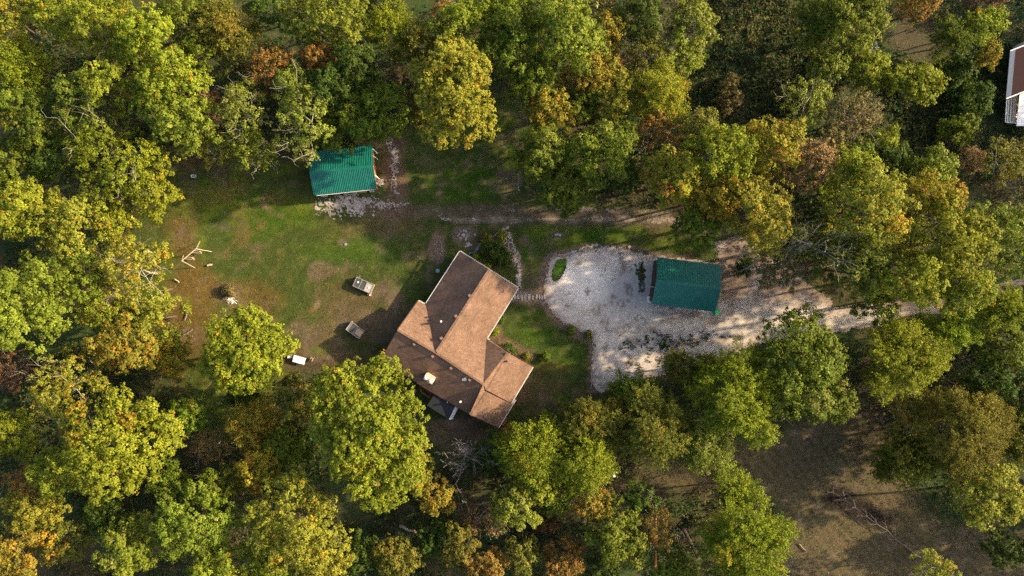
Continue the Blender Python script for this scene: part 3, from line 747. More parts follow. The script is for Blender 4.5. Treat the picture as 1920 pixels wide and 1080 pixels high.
 (1200,935,34,30,11,'b','dg','dark green tree right of the radiating twig tree'),
 (1260,1060,40,34,11,'b','g','green tree on the bottom border beside the leaning trunk'),
 (1130,1070,36,26,10,'b','dg','dark green tree on the bottom border at the centre right'),
 (1398,1005,80,88,17,'f','lime','large lime feathery tree at the bottom of the brown field'),
 (1378,918,40,34,10,'f','g','dark green feathery tree just above the large lime one in the field'),
 (1798,806,86,70,16,'f','ol','broad olive feathery tree at the right side of the field'),
 (1852,930,62,58,15,'b','ye','yellow lime tree at the right side of the field'),
 (1695,862,54,52,9,'f','g','dark soft green tree on the right edge of the brown field'),
 (1708,775,44,38,10,'t','go','golden brown thin tree above the broad olive one'),
 (1905,820,40,54,13,'f','ol','olive feathery tree cut off by the right border'),
 (1752,1068,38,34,10,'t','ye','yellow tree on the bottom border beyond the fallen bare tree'),
 (1885,1030,40,34,9,'b','dg','dark green tree in the bottom right corner'),
 # --- west side
 (50,398,66,62,17,'b','yg','yellow green tree on the left border, upper one of the yellow pair'),
 (142,425,68,60,16,'b','ye','yellow tree left of the lawn, beside the border tree'),
 (215,420,34,46,13,'b','lime','lime green tree at the left tip of the lawn'),
 (50,575,76,96,19,'b','lg','big light green tree on the left border halfway down'),
 (255,508,66,58,15,'t','ye','thin yellow tree with white limbs by the swing frame'),
 (165,520,52,54,15,'b','g','green tree between the big border tree and the thin yellow tree'),
 (294,596,54,48,13,'b','ye','golden yellow tree below the thin yellow one at the lawn edge'),
 (240,642,60,60,15,'b','go','orange yellow tree deep left of the lawn'),
 (200,585,40,40,14,'b','yg','yellow green tree between the orange yellow and green trees'),
 (320,665,36,46,10,'b','ygo','olive orange tree at the lower left tip of the lawn'),
 (468,658,92,88,16,'b','yg','round yellow green tree standing on the lawn by the white table'),
 (132,722,76,64,15,'t','ye','gold and brown tree with visible limbs at lower left'),
 (22,690,38,40,9,'t','ru','russet scrubby tree in the shade on the left border'),
 (26,812,46,50,12,'b','lime','fresh green tree on the left border, lower third'),
 (226,824,108,96,19,'b','yg','biggest yellow green tree of the lower left wood'),
 (120,880,54,52,16,'b','yg','yellow green tree left of the biggest lower left tree'),
 (60,905,44,34,12,'t','or','brown orange tree near the left border above the golden one'),
 (68,950,56,44,13,'b','ye','golden tree near the lower left corner'),
 (38,1038,68,52,15,'b','go','deep golden orange tree in the bottom left corner'),
 (200,966,42,36,11,'b','dg','dark bluish tree in the gap above the bottom left canopy'),
 (130,1010,44,40,12,'b','ol','olive tree right of the deep golden corner tree'),
 (397,836,34,34,7,'t','pk','dry pink leaved tree standing in a gap of the lower left wood'),
 (350,772,38,34,11,'b','g','dark green tree above the dry pink tree'),
 (480,792,48,44,12,'f','go','fine leaved orange tree between the round lawn tree and the big maple like tree'),
 (566,752,50,44,12,'b','ol','olive green tree on the left of the big maple like tree'),
 (540,838,48,40,12,'b','g','green tree under the left flank of the big maple like tree'),
 (488,882,44,44,14,'b','ygo','gold flecked tree right of the dry pink tree'),
 (412,905,42,36,13,'b','g','green tree below the dry pink tree'),
 (320,900,34,34,12,'b','g','green tree at the lower right foot of the biggest lower left tree'),
 (366,975,80,62,17,'b','lg','light green tree with wide crown in the bottom left wood'),
 (250,1020,64,56,16,'b','lg','light green tree on the bottom border, left one of a pair'),
 (425,1060,74,46,17,'b','yg','yellow green tree on the bottom border, right one of a pair'),
 (560,985,92,82,19,'b','ye','large gold green tree left of the fallen log'),
 (610,1062,56,34,17,'b','ye','yellow tree on the bottom border below the large gold green tree'),
 (520,1060,44,34,16,'b','yg','yellow green tree on the bottom border beside the yellow one'),
 (693,810,108,158,20,'b','yg','huge maple like yellow green tree that touches the west corner of the house'),
 (782,880,28,52,12,'b','ye','yellow tree glowing at the right foot of the huge maple like tree'),
 (455,735,34,26,8,'b','dg','dark green small tree in the shade below the round lawn tree'),
]
for T_ in TREES:
    x, y, a, b, h, k, p, lab = T_
    w = {(693,810):'maple', (858,175):'gold', (468,658):'round'}.get((x, y))
    dens = 1.0
    if x > 1230 and 225 < y < 600: h *= 1.2
    if w:
        oc = crown; wf = wob_from(*OUTLINE[w])
        crown = (lambda *q, _o=oc, _w=wf, **kw: _o(*q[:5], 1.25, 1.0, _w)); tree(x, y, a, b, h, k, p, lab); crown = oc
    else: tree(x, y, a, b, h, k, p, lab, dens=dens, cat='shrub' if k == 's' else 'tree', group='shrubs of the wood edge' if k == 's' else 'woodland trees around the clearing')

# bare trees and dead tops
bare_tree(872,856,46,10,'grey leafless tree with fan of fine twigs below the house', n1=15, lv=3, name='dead_tree', group='dead trees', thick=.6)
bare_tree(1515,458,50,22,'white barked dead tree reaching over the brown gap near the garage', M_pale, 7, 3, 'dead_tree', 'dead trees', .55)
bare_tree(1412,505,30,11,'small silvery dead tree just right of the garage', M_pale, 6, 3, 'dead_tree', 'dead trees', .6)
bare_tree(973,346,17,8,'grey snag with antler like limbs on the left of the track side trees', M_dead, 5, 2, 'dead_tree', 'dead trees', 1.5)
bare_tree(1600,222,52,11,'thin tan twiggy tree standing inside the half bare tree', M_wood, 9, 3, 'dead_tree', 'dead trees', .7)
bare_tree(1212,272,15,9,'stub of a white dead tree beside the canopy belt', M_pale, 4, 2, 'dead_tree', 'dead trees', 1.4)

# garden shrubs
for x, y, r, h, p, lab in (
  (925,470,26,2.2,'dg','dark green garden shrub filling the triangular bed'),
  (945,485,17,1.6,'dg','low dark shrub in the bed beside the timber edging'),
  (912,452,14,1.3,'ol','olive garden shrub near the wall edging of the bed'),
  (900,492,11,1.3,'g','green shrub hugging the upper eave of the house'),
  (913,500,6,.9,'lime','bright green little shrub at the upper eave, right one of two'),
  (893,485,6,.9,'lime','bright green little shrub at the upper eave, left one of two'),
  (941,441,7,.8,'ye','yellow leafed plant at the top of the stone path'),
  (951,655,11,1.3,'dg','clipped dark shrub in the front bed, upper one of the joined pair'),
  (963,663,8,1.1,'dg','clipped dark shrub in the front bed, lower one of the joined pair'),
  (987,671,8,.9,'ol','olive round shrub at the end of the front bed'),
  (1023,670,7,.8,'g','green round shrub alone on the front lawn'),
  (1070,620,6,.7,'g','small green shrub in the mulch below the gravel pad'),
  (1103,628,5,.5,'ol','tiny olive shrub at the inner corner of the gravel pad'),
  (938,598,6,.9,'dg','dark shrub beneath the front eave nearest the stepping stones'),
  (930,622,6,.9,'yg','yellow green shrub beneath the front eave'),
  (430,545,12,1.0,'ta','dry brown brush clump beside the ash patch')):
    tree(x, y, r, r*.9, h, 's', p, lab, group='garden shrubs', cat='shrub', name='garden_shrub', dens=1.1)
# ------------------------------------------------------------------ undergrowth, grass, fallen leaves (nobody could count these)
rng = np.random.default_rng(77)
def forest_mask(px, py):
    open_ = np.maximum.reduce([sdf(px,py,LAWN), sdf(px,py,FIELD), sdf(px,py,PAD), dline(px,py,ROAD)])
    return -open_
def scatter(n, x0=-90, x1=90, y0=-52, y1=52):
    X = rng.uniform(x0, x1, n); Y = rng.uniform(y0, y1, n); return X, Y, X/K+960, 540-Y/K
def zof(X, Y): return height(X, Y)-.14
def undergrowth():
    X, Y, px, py = scatter(75000)
    slope = (ell(px,py,1400,110,150,170) > 0) | (ell(px,py,1800,200,170,150) > 0) | (ell(px,py,1700,280,200,70) > 0)
    bare = fbm(X, Y, 7, 301)
    keep = (forest_mask(px, py) > 8+rng.uniform(-8, 12, len(X))) & ((bare > .41) | slope & (bare > .2)) & (slope | (rng.uniform(size=len(X)) < .8))
    keep &= ~((ell(px,py,1720,75,70,40,20) > 0))
    X, Y, px, py, slope = X[keep], Y[keep], px[keep], py[keep], slope[keep]; n = len(X)
    hmap = fbm(X, Y, 4, 311); z = .15+np.where(slope, 3.0, 7.0)*np.clip(hmap-.38, 0, 1)*rng.uniform(.3,1.3,n)
    C = np.stack([X, Y, zof(X,Y)+z], 1)
    cols = np.array([(.035,.060,.018),(.060,.080,.022),(.095,.095,.028),(.062,.060,.026),(.022,.055,.022),(.085,.080,.026)])
    w = fbm(X, Y, 6, 321)+rng.normal(0,.10,n); idx = np.clip(((w-.28)/.44*6).astype(int), 0, 5)
    idx = np.where(slope & (rng.uniform(size=n) < .55), rng.choice([1,2,0], n), idx)
    right = (px > 1760) & (py < 320) & (rng.uniform(size=n) < .6); idx = np.where(right, 4, idx)
    m = np.where(slope, 11, 7); ci = np.repeat(np.arange(n), m); N_ = len(ci)
    P = C[ci]+unit(N_)*rng.uniform(.1,.6,(N_,1))*np.array((1,1,.7)); P[:,2] = np.maximum(P[:,2], zof(P[:,0],P[:,1])+.03)
    Nn = unit(N_)+np.array((0,0,.8)); Nn /= np.linalg.norm(Nn, axis=1, keepdims=True)
    a = rng.uniform(.12,.26,N_); V, F = leaf_quads(P, Nn, a, a*rng.uniform(.4,.8,N_))
    T = cols[idx[ci]]*np.exp(rng.normal(0,.2,(N_,1)))*(1+rng.normal(0,.1,(N_,3)))
    tag(link('undergrowth', fast_mesh('undergrowth', V, F, np.clip(T,.003,.6), M_leaf)), 'tangled weeds and brush on the woodland floor', 'undergrowth', kind='stuff')
undergrowth()
def blades(P, h, w, tint, name, label, cat, mat=M_litter, lean=.5):
    n = len(P); t = rng.uniform(0, 6.28, n); u = np.stack([np.cos(t), np.sin(t), np.zeros(n)], 1)*w[:,None]
    top = P+np.stack([rng.normal(0,lean,n)*h, rng.normal(0,lean,n)*h, h], 1)
    V = np.stack([P-u, P+u, top], 1).reshape(-1,3)
    tag(link(name, fast_mesh(name, V, np.arange(3*n).reshape(n,3), tint, mat)), label, cat, kind='stuff')
def grass():
    X, Y, px, py = scatter(420000)
    m1 = sdf(px,py,LAWN); m2 = sdf(px,py,FIELD); g = np.maximum(sdf(px,py,PAD), dline(px,py,ROAD))
    tilt = fbm(X, Y, 2.2, 401)
    keep = ((np.maximum(m1, m2) > -10) & (g < -1)) & (tilt+rng.normal(0,.12,len(X)) > .42)
    X, Y, px, py = X[keep], Y[keep], px[keep], py[keep]; n = len(X)
    C = cover(px, py, X, Y)*1.35; T = C*np.exp(rng.normal(0,.35,(n,1)))
    h = rng.uniform(.05,.20,n)*np.where(sdf(px,py,FIELD) > 0, 1.6, 1.0)
    blades(np.stack([X,Y,zof(X,Y)], 1), h, rng.uniform(.02,.06,n), np.clip(T,.003,.7), 'grass', 'short patchy grass of the lawn and field', 'grass')
grass()
def litter():
    X, Y, px, py = scatter(150000)
    g = np.maximum(sdf(px,py,PAD), dline(px,py,ROAD)); m1 = sdf(px,py,LAWN)
    d = fbm(X, Y, 3.5, 501)
    behind = (px > 1330) & (py < 600) & (g > 0)
    p = np.where(behind, .8, np.where(g > 0, np.clip((d-.5)*.9, 0.015, 1)+.10*(g < 8), np.where(m1 > 0, np.clip((d-.42)*.9, .02, .5), .55)))
    keep = rng.uniform(size=len(X)) < p; X, Y = X[keep], Y[keep]; n = len(X)
    cols = np.array([(.12,.080,.042),(.09,.060,.032),(.15,.10,.05),(.14,.085,.035),(.18,.14,.07),(.06,.040,.025)])
    T = cols[rng.integers(0,6,n)]*np.exp(rng.normal(0,.2,(n,1)))
    P = np.stack([X, Y, zof(X,Y)+rng.uniform(.05,.08,n)], 1); Nn = unit(n)*.35+np.array((0,0,1.)); Nn /= np.linalg.norm(Nn, axis=1, keepdims=True)
    a = rng.uniform(.04,.09,n); V, F = leaf_quads(P, Nn, a, a*.7)
    tag(link('fallen_leaves', fast_mesh('fallen_leaves', V, F, T, M_litter)), 'dry leaves fallen over lawn, gravel and wood floor', 'leaves', kind='stuff')
litter()
def gravel_weeds():
    X, Y, px, py = scatter(60000, 0, 60, -20, 12)
    g = sdf(px,py,PAD)
    e = np.maximum.reduce([ell(px,py,1201,495,9,18)*1.2, ell(px,py,1203,535,8,22), (ell(px,py,1255,640,90,20,-3))*.8, ell(px,py,1197,695,14,12), ell(px,py,1170,645,18,14)*.6,
                           ell(px,py,1163,476,8,4), ell(px,py,1120,471,8,3), ell(px,py,1330,632,50,12,-5)*.7, ell(px,py,1240,680,60,12)*.35])
    keep = (g > 0) & (e+(fbm(X,Y,.9,601,3)-.5)*2.2 > .35); X, Y, px, py, = X[keep], Y[keep], px[keep], py[keep]; n = len(X)
    ci = np.repeat(np.arange(n), 3); N_ = len(ci); P = np.stack([X[ci],Y[ci],zof(X[ci],Y[ci])+.05], 1)+rng.uniform(-.1,.1,(N_,3))*np.array((1,1,.0)); P[:,2] += rng.uniform(0,.16,N_)
    Nn = unit(N_)+np.array((0,0,.9)); Nn /= np.linalg.norm(Nn, axis=1, keepdims=True); a = rng.uniform(.05,.12,N_)
    V, F = leaf_quads(P, Nn, a, a*.6); T = np.where((rng.uniform(size=N_) < .55)[:,None], (.045,.075,.018), (.13,.10,.035))*np.exp(rng.normal(0,.3,(N_,1)))
    tag(link('weeds', fast_mesh('weeds', V, F, T, M_leaf)), 'green and yellow weeds sprouting through the gravel', 'weeds', kind='stuff')
gravel_weeds()
def loose_stones():
    X, Y, px, py = scatter(52000, 0, 75, -20, 12)
    g = np.maximum(sdf(px,py,PAD), dline(px,py,ROAD))+(fbm(X,Y,1.2,611)-.5)*10
    keep = (g > -5) & (rng.uniform(size=len(X)) < np.where(g > 5, .35, .8)); X, Y = X[keep], Y[keep]; n = len(X)
    r = rng.uniform(.025,.06,n); z = zof(X,Y)+.02; a = rng.uniform(0,6.28,n)
    V = np.stack([np.stack([X+r*np.cos(a+k*2.09), Y+r*np.sin(a+k*2.09), z], 1) for k in range(3)]+[np.stack([X+r*.2, Y, z+r*1.1], 1)], 1).reshape(-1,3)
    b = np.arange(n)[:,None]*4; F = np.concatenate([b+np.array([0,1,3]), b+np.array([1,2,3]), b+np.array([2,0,3])])
    T = np.tile(np.array((.40,.36,.32))*np.exp(rng.normal(0,.2,(n,1))), (3,1))
    tag(link('loose_gravel', fast_mesh('loose_gravel', V, F, np.clip(T,.05,.7), M_litter)), 'loose pale stones scattered over the gravel', 'gravel', kind='stuff')
loose_stones()
def outer_wood():
    Vs, Fs, Ts = [], [], []; k = 0; r = np.random.default_rng(5)
    for q in range(88):
        side = r.integers(0,4)
        x = r.uniform(-112,112) if side < 2 else (r.uniform(96,118)*(1 if side == 2 else -1)); y = (r.uniform(60,76)*(1 if side == 0 else -1)) if side < 2 else r.uniform(-66,66)
        if x > 20 and side == 1 and x < 75: continue
        if q >= 70: side = 2; x = r.uniform(97,116); y = r.uniform(-64,64)  # extra unseen trees on the right, added taller to shade the field
        if side == 2 and 4 < y < 14: continue
        V, F, T = crown(r.uniform(3.5,6), r.uniform(3.5,6), 3.4, 'b', ('yg','g','go','dg','lg')[r.integers(0,5)], .5, 1.5)
        V = V+np.array((x, y, r.uniform(6,10)+5*(x > 94))); Vs.append(V); Fs.append(F+k); Ts.append(T); k += len(V)
    tag(link('surrounding_woods', fast_mesh('surrounding_woods', np.concatenate(Vs), np.concatenate(Fs), np.concatenate(Ts), M_leaf)), 'woodland that carries on beyond the picture', 'woods', kind='stuff')
outer_wood()

# ------------------------------------------------------------------ the house
def set_uv(o):
    """lays each face's courses level along its slope"""
    me = o.data; uv = me.uv_layers.new(name='UVMap')
    for p in me.polygons:
        n = p.normal; up = Vector((0,0,1)); s = up.cross(n)
        if s.length < 1e-3: s = Vector((1,0,0))
        s.normalize(); t = n.cross(s)
        for li in p.loop_indices:
            c = me.vertices[me.loops[li].vertex_index].co; uv.data[li].uv = (c.dot(s), c.dot(t))
EV, RD = 3.1, 6.4
house = empty('house', at(850,630,0)); tag(house, 'brown shingled house with three wings and white gutters', 'house')
hb = house.location.copy()
def hp(px, py, z): return at(px, py, z)-hb
A, B, Cc_, Dd = hp(862.6,471,EV), hp(971.6,539.6,EV), hp(797.8,570.9,EV), hp(784.4,563.9,EV)
NR, J, MR, ME = hp(917.1,505.3,RD), hp(817,661,RD), hp(745.7,618.5,RD), hp(906,720,RD)
I_, SW, SE = hp(912,636,EV), hp(713.4,676,EV), hp(881.2,777,EV)
E, F_, G, ERn, ERs = hp(918,637,EV), hp(999,688,EV), hp(958.6,756,EV), hp(951.5,661.0,EV+2.3), hp(911.5,731,EV+2.3)
def roof_part(pts, t=.16):
    m = MB()
    for p in pts: m.slab(p, t)
    o = m.build('roof', M_shingle, house); set_uv(o); return o
roof_part([[A, Cc_, J, NR], [NR, J, I_, B]])
roof_part([[Dd, MR, J, Cc_], [J, ME, I_], [MR, SW, SE, ME, J]])
WV = hp(905.5,727,EV+2.27)
roof_part([[E, ERn, ME+Vector((0,0,-.05)), I_], [ERn, ERs, ME+Vector((0,0,-.06))], [ERn, F_, G, ERs]])
L1, L2, L3, L4 = hp(911.5,731,5.0), hp(881.2,777,4.5), hp(934.8,801.7,2.75), hp(966.5,749.5,2.85)
roof_part([[L1, L2, L3, L4]])
# ridge and hip caps
def cap(p, q, w=.34, up=.05):
    v = Vector((0,0,up)); return MB().bar(p+v, q+v, w, .07).build('ridge_cap', M_shingle, house)
for a, b in ((NR, J), (MR, J), (J, ME), (ERn, ERs), (L1, L2)): set_uv(cap(a, b))
def gutter(p, q, drop=.10, w=.15):
    v = Vector((0,0,-drop)); return MB().bar(p+v, q+v, w, .14).build('gutter', M_gutter, house)
def out(p, q, k=.07):
    d = (q-p); n = Vector((d.y, -d.x, 0)).normalized()*k; return p+n, q+n
for a, b in ((A,B),(Cc_,A),(B,I_),(Dd,Cc_),(F_,G),(L4,L3),(I_,E)):
    gutter(*out(b, a))
for a, b in ((MR,Dd),(SW,MR),(SE,SW),(E,F_),(L3,L2)):
    p, q = out(b, a); MB().bar(p+Vector((0,0,-.12)), q+Vector((0,0,-.12)), .08, .2).build('fascia', M_brown, house)
# walls under the eaves
def inset(P, k):
    P = [Vector((p.x, p.y, 0)) for p in P]; a = sum(P[i].x*P[(i+1)%len(P)].y-P[(i+1)%len(P)].x*P[i].y for i in range(len(P)))
    if a < 0: P = P[::-1]
    R = []
    for i in range(len(P)):
        p0, p1, p2 = P[i-1], P[i], P[(i+1)%len(P)]
        d1 = (p1-p0).normalized(); d2 = (p2-p1).normalized(); n1 = Vector((-d1.y, d1.x, 0)); n2 = Vector((-d2.y, d2.x, 0))
        c = n1+n2; c = c/max(.3, c.dot(n1)) if c.length > .1 else n1
        R.append(p1+c*k)
    return R
def wallring(P, top, k=.45, mat=M_brick):
    m = MB(); R = inset(P, k); n = len(R)
    for i in range(n):
        a, b = R[i], R[(i+1)%n]; m.poly([(a.x,a.y,-.3-hb.z),(b.x,b.y,-.3-hb.z),(b.x,b.y,top),(a.x,a.y,top)])
    return m.build('wall', mat, house), R
w1, R1 = wallring([A, B, I_, E, F_, G, SE, SW, Dd, Cc_], EV-.17)
m = MB()
R2 = inset([L1, L2, L3, L4], .4)
for i in range(4):
    a, b = R2[i], R2[(i+1)%4]; m.poly([(a.x,a.y,-.3),(b.x,b.y,-.3),(b.x,b.y,2.55),(a.x,a.y,2.55)])
m.build('wall', M_brick, house)
for tri in ((A,B,NR),(MR,Dd,SW),(E,F_,ERn),(SE,ME,ME)):
    pass
for a, b, r in ((A,B,NR),(Dd,SW,MR),(E,F_,ERn)):
    cx = (a+b+r)/3; f = lambda p: Vector((p.x+(hbx.x-p.x)*0, p.y, p.z))
    n = Vector(((b-a).y, -(b-a).x, 0)).normalized()
    inn = (Vector((0,0,0))-(a+b)/2); inn.z = 0
    if n.dot(inn) < 0: n = -n
    t = (b-a).normalized()*.45
    MB().poly([a+n*.45+t+Vector((0,0,-.2)), b+n*.45-t+Vector((0,0,-.2)), r+n*.45+Vector((0,0,-.3))]).build('gable', M_brick, house)
# step wall between the low south section and the main slope
MB().poly([L1+Vector((0,0,-.1)), L2+Vector((0,0,-.1)), SE+Vector((0,0,.02)), ME]).poly([ERs+Vector((0,0,-.1)), L1+Vector((0,0,-.1)), ME]).build('wall', M_brown, house)
o_ = MB().slab([ME, ERs, L1, L2+Vector((-.05,0,0)), SE], .05).build('roof', M_shingle, house); set_uv(o_)
MB().poly([ERs+Vector((0,0,-.1)), G+Vector((0,0,-.1)), L4+Vector((0,0,-.05)), L1+Vector((0,0,-.05))]).build('wall', M_brown, house)
# windows and door along the front side
def window(p, q, t, w, z0, z1, name='window'):
    d = (q-p); d.z = 0; L = d.length; d.normalize(); n = Vector((d.y,-d.x,0)); c = p+d*(t*L); ang = math.atan2(d.y, d.x)
    fr = MB().box((c.x+n.x*.02, c.y+n.y*.02, (z0+z1)/2), (w+.16, .08, z1-z0+.16), ang).build(name, M_white, house)
    MB().box((c.x+n.x*.05, c.y+n.y*.05, (z0+z1)/2), (w, .05, z1-z0), ang).build('pane' if name == 'window' else 'panel', M_dark if name == 'window' else M_brown, fr)
for i in range(len(R1)):
    a, b = R1[i], R1[(i+1)%len(R1)]; L = (b-a).length
    if L > 4:
        for k in range(int(L//3.2)): window(a, b, (k+.5)/int(L//3.2), 1.1, 1.0, 2.2)
a, b = R1[0], R1[1]
# vents, pipes, chimney, dish
def roofz(px, py):
    return None
def vent(px, py, z):
    p = hp(px, py, z); MB().box(p, (.42,.42,.24), .55).build('roof_vent', M_ventb, house)
M_ventb = plain('brown_vent', (.17,.10,.08), .6, .2, 4)
for px, py, z in ((880.5,554,6.35),(854.8,592.5,6.35),(827.7,634,6.35),(777,645.2,6.1),(811.5,668,6.1),(846,690,6.1),(881,712,6.1),(910,779.5,3.9)): vent(px, py, z)
for px, py, z, c, hgt in ((828,589.5,5.1,M_dark,.35),(827.4,602.5,5.4,M_white,.30),(863.6,753,4.5,M_white,.30),(950,677,5.1,M_dark,.5),(808,605,4.7,M_dark,.9)):
    p = hp(px, py, z); MB().lathe(p-Vector((0,0,.3)), [(.13,0),(.13,.3+hgt*.8),(.16,.3+hgt)], 10).build('vent_pipe', c, house)
p = hp(806.6,708,4.9); ang = -.57
ch = MB().box(p+Vector((0,0,.35)), (1.55,.95,1.6), ang).box(p+Vector((0,0,1.2)), (1.7,1.08,.14), ang).build('chimney', M_cream, house)
for s in (-.45,.45):
    c = p+Vector((math.cos(ang)*s, math.sin(ang)*s, 1.27))
    MB().lathe(c, [(.24,0),(.24,.35),(.32,.36),(.30,.5),(.05,.55)], 12).build('flue', M_white, ch)
p = hp(871.4,710,5.8)
ds = MB().lathe((0,0,0), [(.04,0),(.22,.03),(.40,.10),(.42,.13),(.38,.11),(.05,.05)], 16, 1, .8).build('satellite_dish', M_white, house, p+Vector((0,0,.45)), (.7,-.5,.3))
MB().bar((0,0,-.6),(0,0,.05),.07).bar((0,0,.0),(.25,.3,.38),.05).build('mast', M_metal, ds)
# red deck box and black porch roof on the west side
def hq(pts, z): return [hp(x, y, z) for x, y in pts]
deck = MB().slab(hq([(787,722),(812,746),(818,738),(796,716)], .9), .15).build('deck', M_brick, house)
for (x0,y0),(x1,y1) in (((786.5,719),(790.5,736)),((790.5,736),(808,746.5))):
    MB().bar(hp(x0,y0,1.9), hp(x1,y1,1.9), .12).build('rail', M_brick, deck)
    n = 7
    for k in range(n): 
        t = k/(n-1); MB().bar(hp(x0+(x1-x0)*t, y0+(y1-y0)*t, .9), hp(x0+(x1-x0)*t, y0+(y1-y0)*t, 1.9), .07).build('baluster', M_brick, deck)
MB().bar(hp(779,731,.4), hp(771,741,.1), .5,.08).build('ramp', M_wood, deck)
pr = MB().slab(hq([(816,738),(854,760),(841.5,786),(800.5,760)], 2.7), .12).build('porch_roof', M_black, house)
MB().slab([hp(854.3,760.2,2.70), hp(860.5,762,2.45), hp(848,786.8,2.45), hp(842,786.2,2.70)], .1).build('roof_flap', M_metal, pr)
for x, y in ((803,760),(842,782),(822,772)): MB().bar(hp(x,y,2.6), hp(x,y,-.2), .14).build('post', M_brown, pr)
MB().bar(hp(841,751.5,2.9), hp(838,754.5,2.9), .12).build('bracket', M_white, pr)

# ------------------------------------------------------------------ metal roofed outbuildings
def metal_building(name, label, cor, eave, ridge, wall_mat, npan, group=None):
    """cor: photo pixels NW, NE, SE, SW of the eaves"""
    nw, ne, se, sw = [at(x, y, eave) for x, y in cor]; c = (nw+ne+se+sw)/4; c.z = 0
    root = empty(name, c); tag(root, label, 'shed' if name != 'garage' else 'garage', group)
    nw, ne, se, sw = [p-c for p in (nw,ne,se,sw)]
    u = ((ne-nw)+(se-sw)).normalized(); v = Vector((-u.y, u.x, 0)); Lx = ((ne-nw).length+(se-sw).length)/2; Ly = ((nw-sw).length+(ne-se).length)/2
    ang = math.atan2(u.y, u.x); rise = ridge-eave
    half = Ly/2; sl = math.hypot(half, rise); pw = Lx/npan; pitch = math.atan2(rise, half)
    prof = []; nr = 3
    for k in range(nr):
        x = k*pw/nr; prof += [(x,0),(x+pw/nr*.62,0),(x+pw/nr*.70,.055),(x+pw/nr*.92,.055)]
    prof.append((pw-.006,0))
    me = MB(); n = len(prof)
    for x, z in prof: me.v.append((x, 0, z)); 
    for x, z in prof: me.v.append((x, -sl, z))
    for x, z in ((pw-.006,-.03),(0,-.03)): me.v.append((x,0,z)); me.v.append((x,-sl,z))
    for k in range(n-1): me.f.append((k, n+k, n+k+1, k+1))
    me.f.append((2*n+0, 2*n+1, 2*n+3, 2*n+2)[::-1])
    pm = me.mesh('roof_panel', M_green)
    for side in (0, 1):
        for k in range(npan):
            o = link('roof_panel', pm, None, root)
            if side == 0:
                o.matrix_local = Matrix.Translation(u*(-Lx/2+k*pw)+Vector((0,0,ridge))) @ Matrix.Rotation(ang, 4, 'Z') @ Matrix.Rotation(pitch, 4, 'X')
            else:
                o.matrix_local = Matrix.Translation(u*(Lx/2-k*pw)+Vector((0,0,ridge))) @ Matrix.Rotation(ang+math.pi, 4, 'Z') @ Matrix.Rotation(pitch, 4, 'X')
    MB().poly([u*(-Lx/2-.03)+v*.22+Vector((0,0,ridge-.02)), u*(-Lx/2-.03)+Vector((0,0,ridge+.07)), u*(Lx/2+.03)+Vector((0,0,ridge+.07)), u*(Lx/2+.03)+v*.22+Vector((0,0,ridge-.02))])\
        .poly([u*(-Lx/2-.03)-v*.22+Vector((0,0,ridge-.02)), u*(Lx/2+.03)-v*.22+Vector((0,0,ridge-.02)), u*(Lx/2+.03)+Vector((0,0,ridge+.07)), u*(-Lx/2-.03)+Vector((0,0,ridge+.07))]).build('ridge_cap', M_green, root)
    for s in (-1, 1):
        for t in (-1, 1):
            a = u*(s*(Lx/2+.03))+Vector((0,0,ridge-.08)); b = u*(s*(Lx/2+.03))+v*(t*half)+Vector((0,0,eave-.08)); MB().bar(a, b, .06, .16).build('rake_trim', M_green, root)
    ins = .35; hx = Lx/2-ins; hy = half-ins
    for (x0,y0,x1,y1) in ((-hx,-hy,hx,-hy),(hx,hy,-hx,hy)):
        a = u*x0+v*y0; b = u*x1+v*y1
        MB().poly([a+Vector((0,0,-.3)), b+Vector((0,0,-.3)), b+Vector((0,0,eave-.05)), a+Vector((0,0,eave-.05))]).build('wall', wall_mat, root)
    zt = eave+rise*(1-hy/half)-.05
    for s in (-1, 1):
        a = u*(s*hx)-v*hy*s; b = u*(s*hx)+v*hy*s
        MB().poly([a+Vector((0,0,-.3)), b+Vector((0,0,-.3)), b+Vector((0,0,eave-.05)), u*(s*hx)+Vector((0,0,ridge-.1)), a+Vector((0,0,eave-.05))]).build('wall', wall_mat, root)
    return root, u, v, Lx, Ly, hx, hy
gar, u, v, Lx, Ly, hx, hy = metal_building('garage', 'garage with dark green ribbed metal roof standing on the gravel drive', [(1233.3,482),(1351,497),(1340.8,584.7),(1222.8,570)], 4.2, 5.6, M_brown, 12)
d = MB(); 
for k in range(2):
    cy = (-1.9, 1.9)[k]; c = u*(-hx-.04)+v*cy+Vector((0,0,1.35)); dr = MB().box(c, (.06, 2.7, 2.5), math.atan2(u.y,u.x)).build('garage_door', M_brown, gar)
    for q in range(4): MB().box(c-u*.05+Vector((0,0,-.93+q*.62)), (.05, 2.6, .56), math.atan2(u.y,u.x)).build('door_panel', M_brown, dr)
MB().bar(u*(-hx-.1)-v*1.0+Vector((0,0,2.9)), u*(-hx-.75)-v*1.0+Vector((0,0,2.8)), .07).build('lamp_arm', M_white, gar)
def lift(px, py, z=0.): 
    p = at(px, py, z); p.z = float(height(np.array([p.x]), np.array([p.y]))[0])-.14+z; return p
# white air unit at the garage corner
p = lift(1216.5,561.5,0); ac = empty('air_unit', p, .1-.2); tag(ac, 'white boxy outdoor air unit against the left wall of the garage', 'air unit')
MB().box((0,0,.55), (.58,1.02,1.0)).build('cabinet', M_white, ac); MB().lathe((0,0,1.052), [(.22,0),(.22,.02),(.05,.03)], 14, 1, 1.7).build('fan_grille', M_metal, ac)
for y in (-.4,.4): MB().box((0,y,.0), (.6,.08,.12)).build('foot', M_dark, ac)
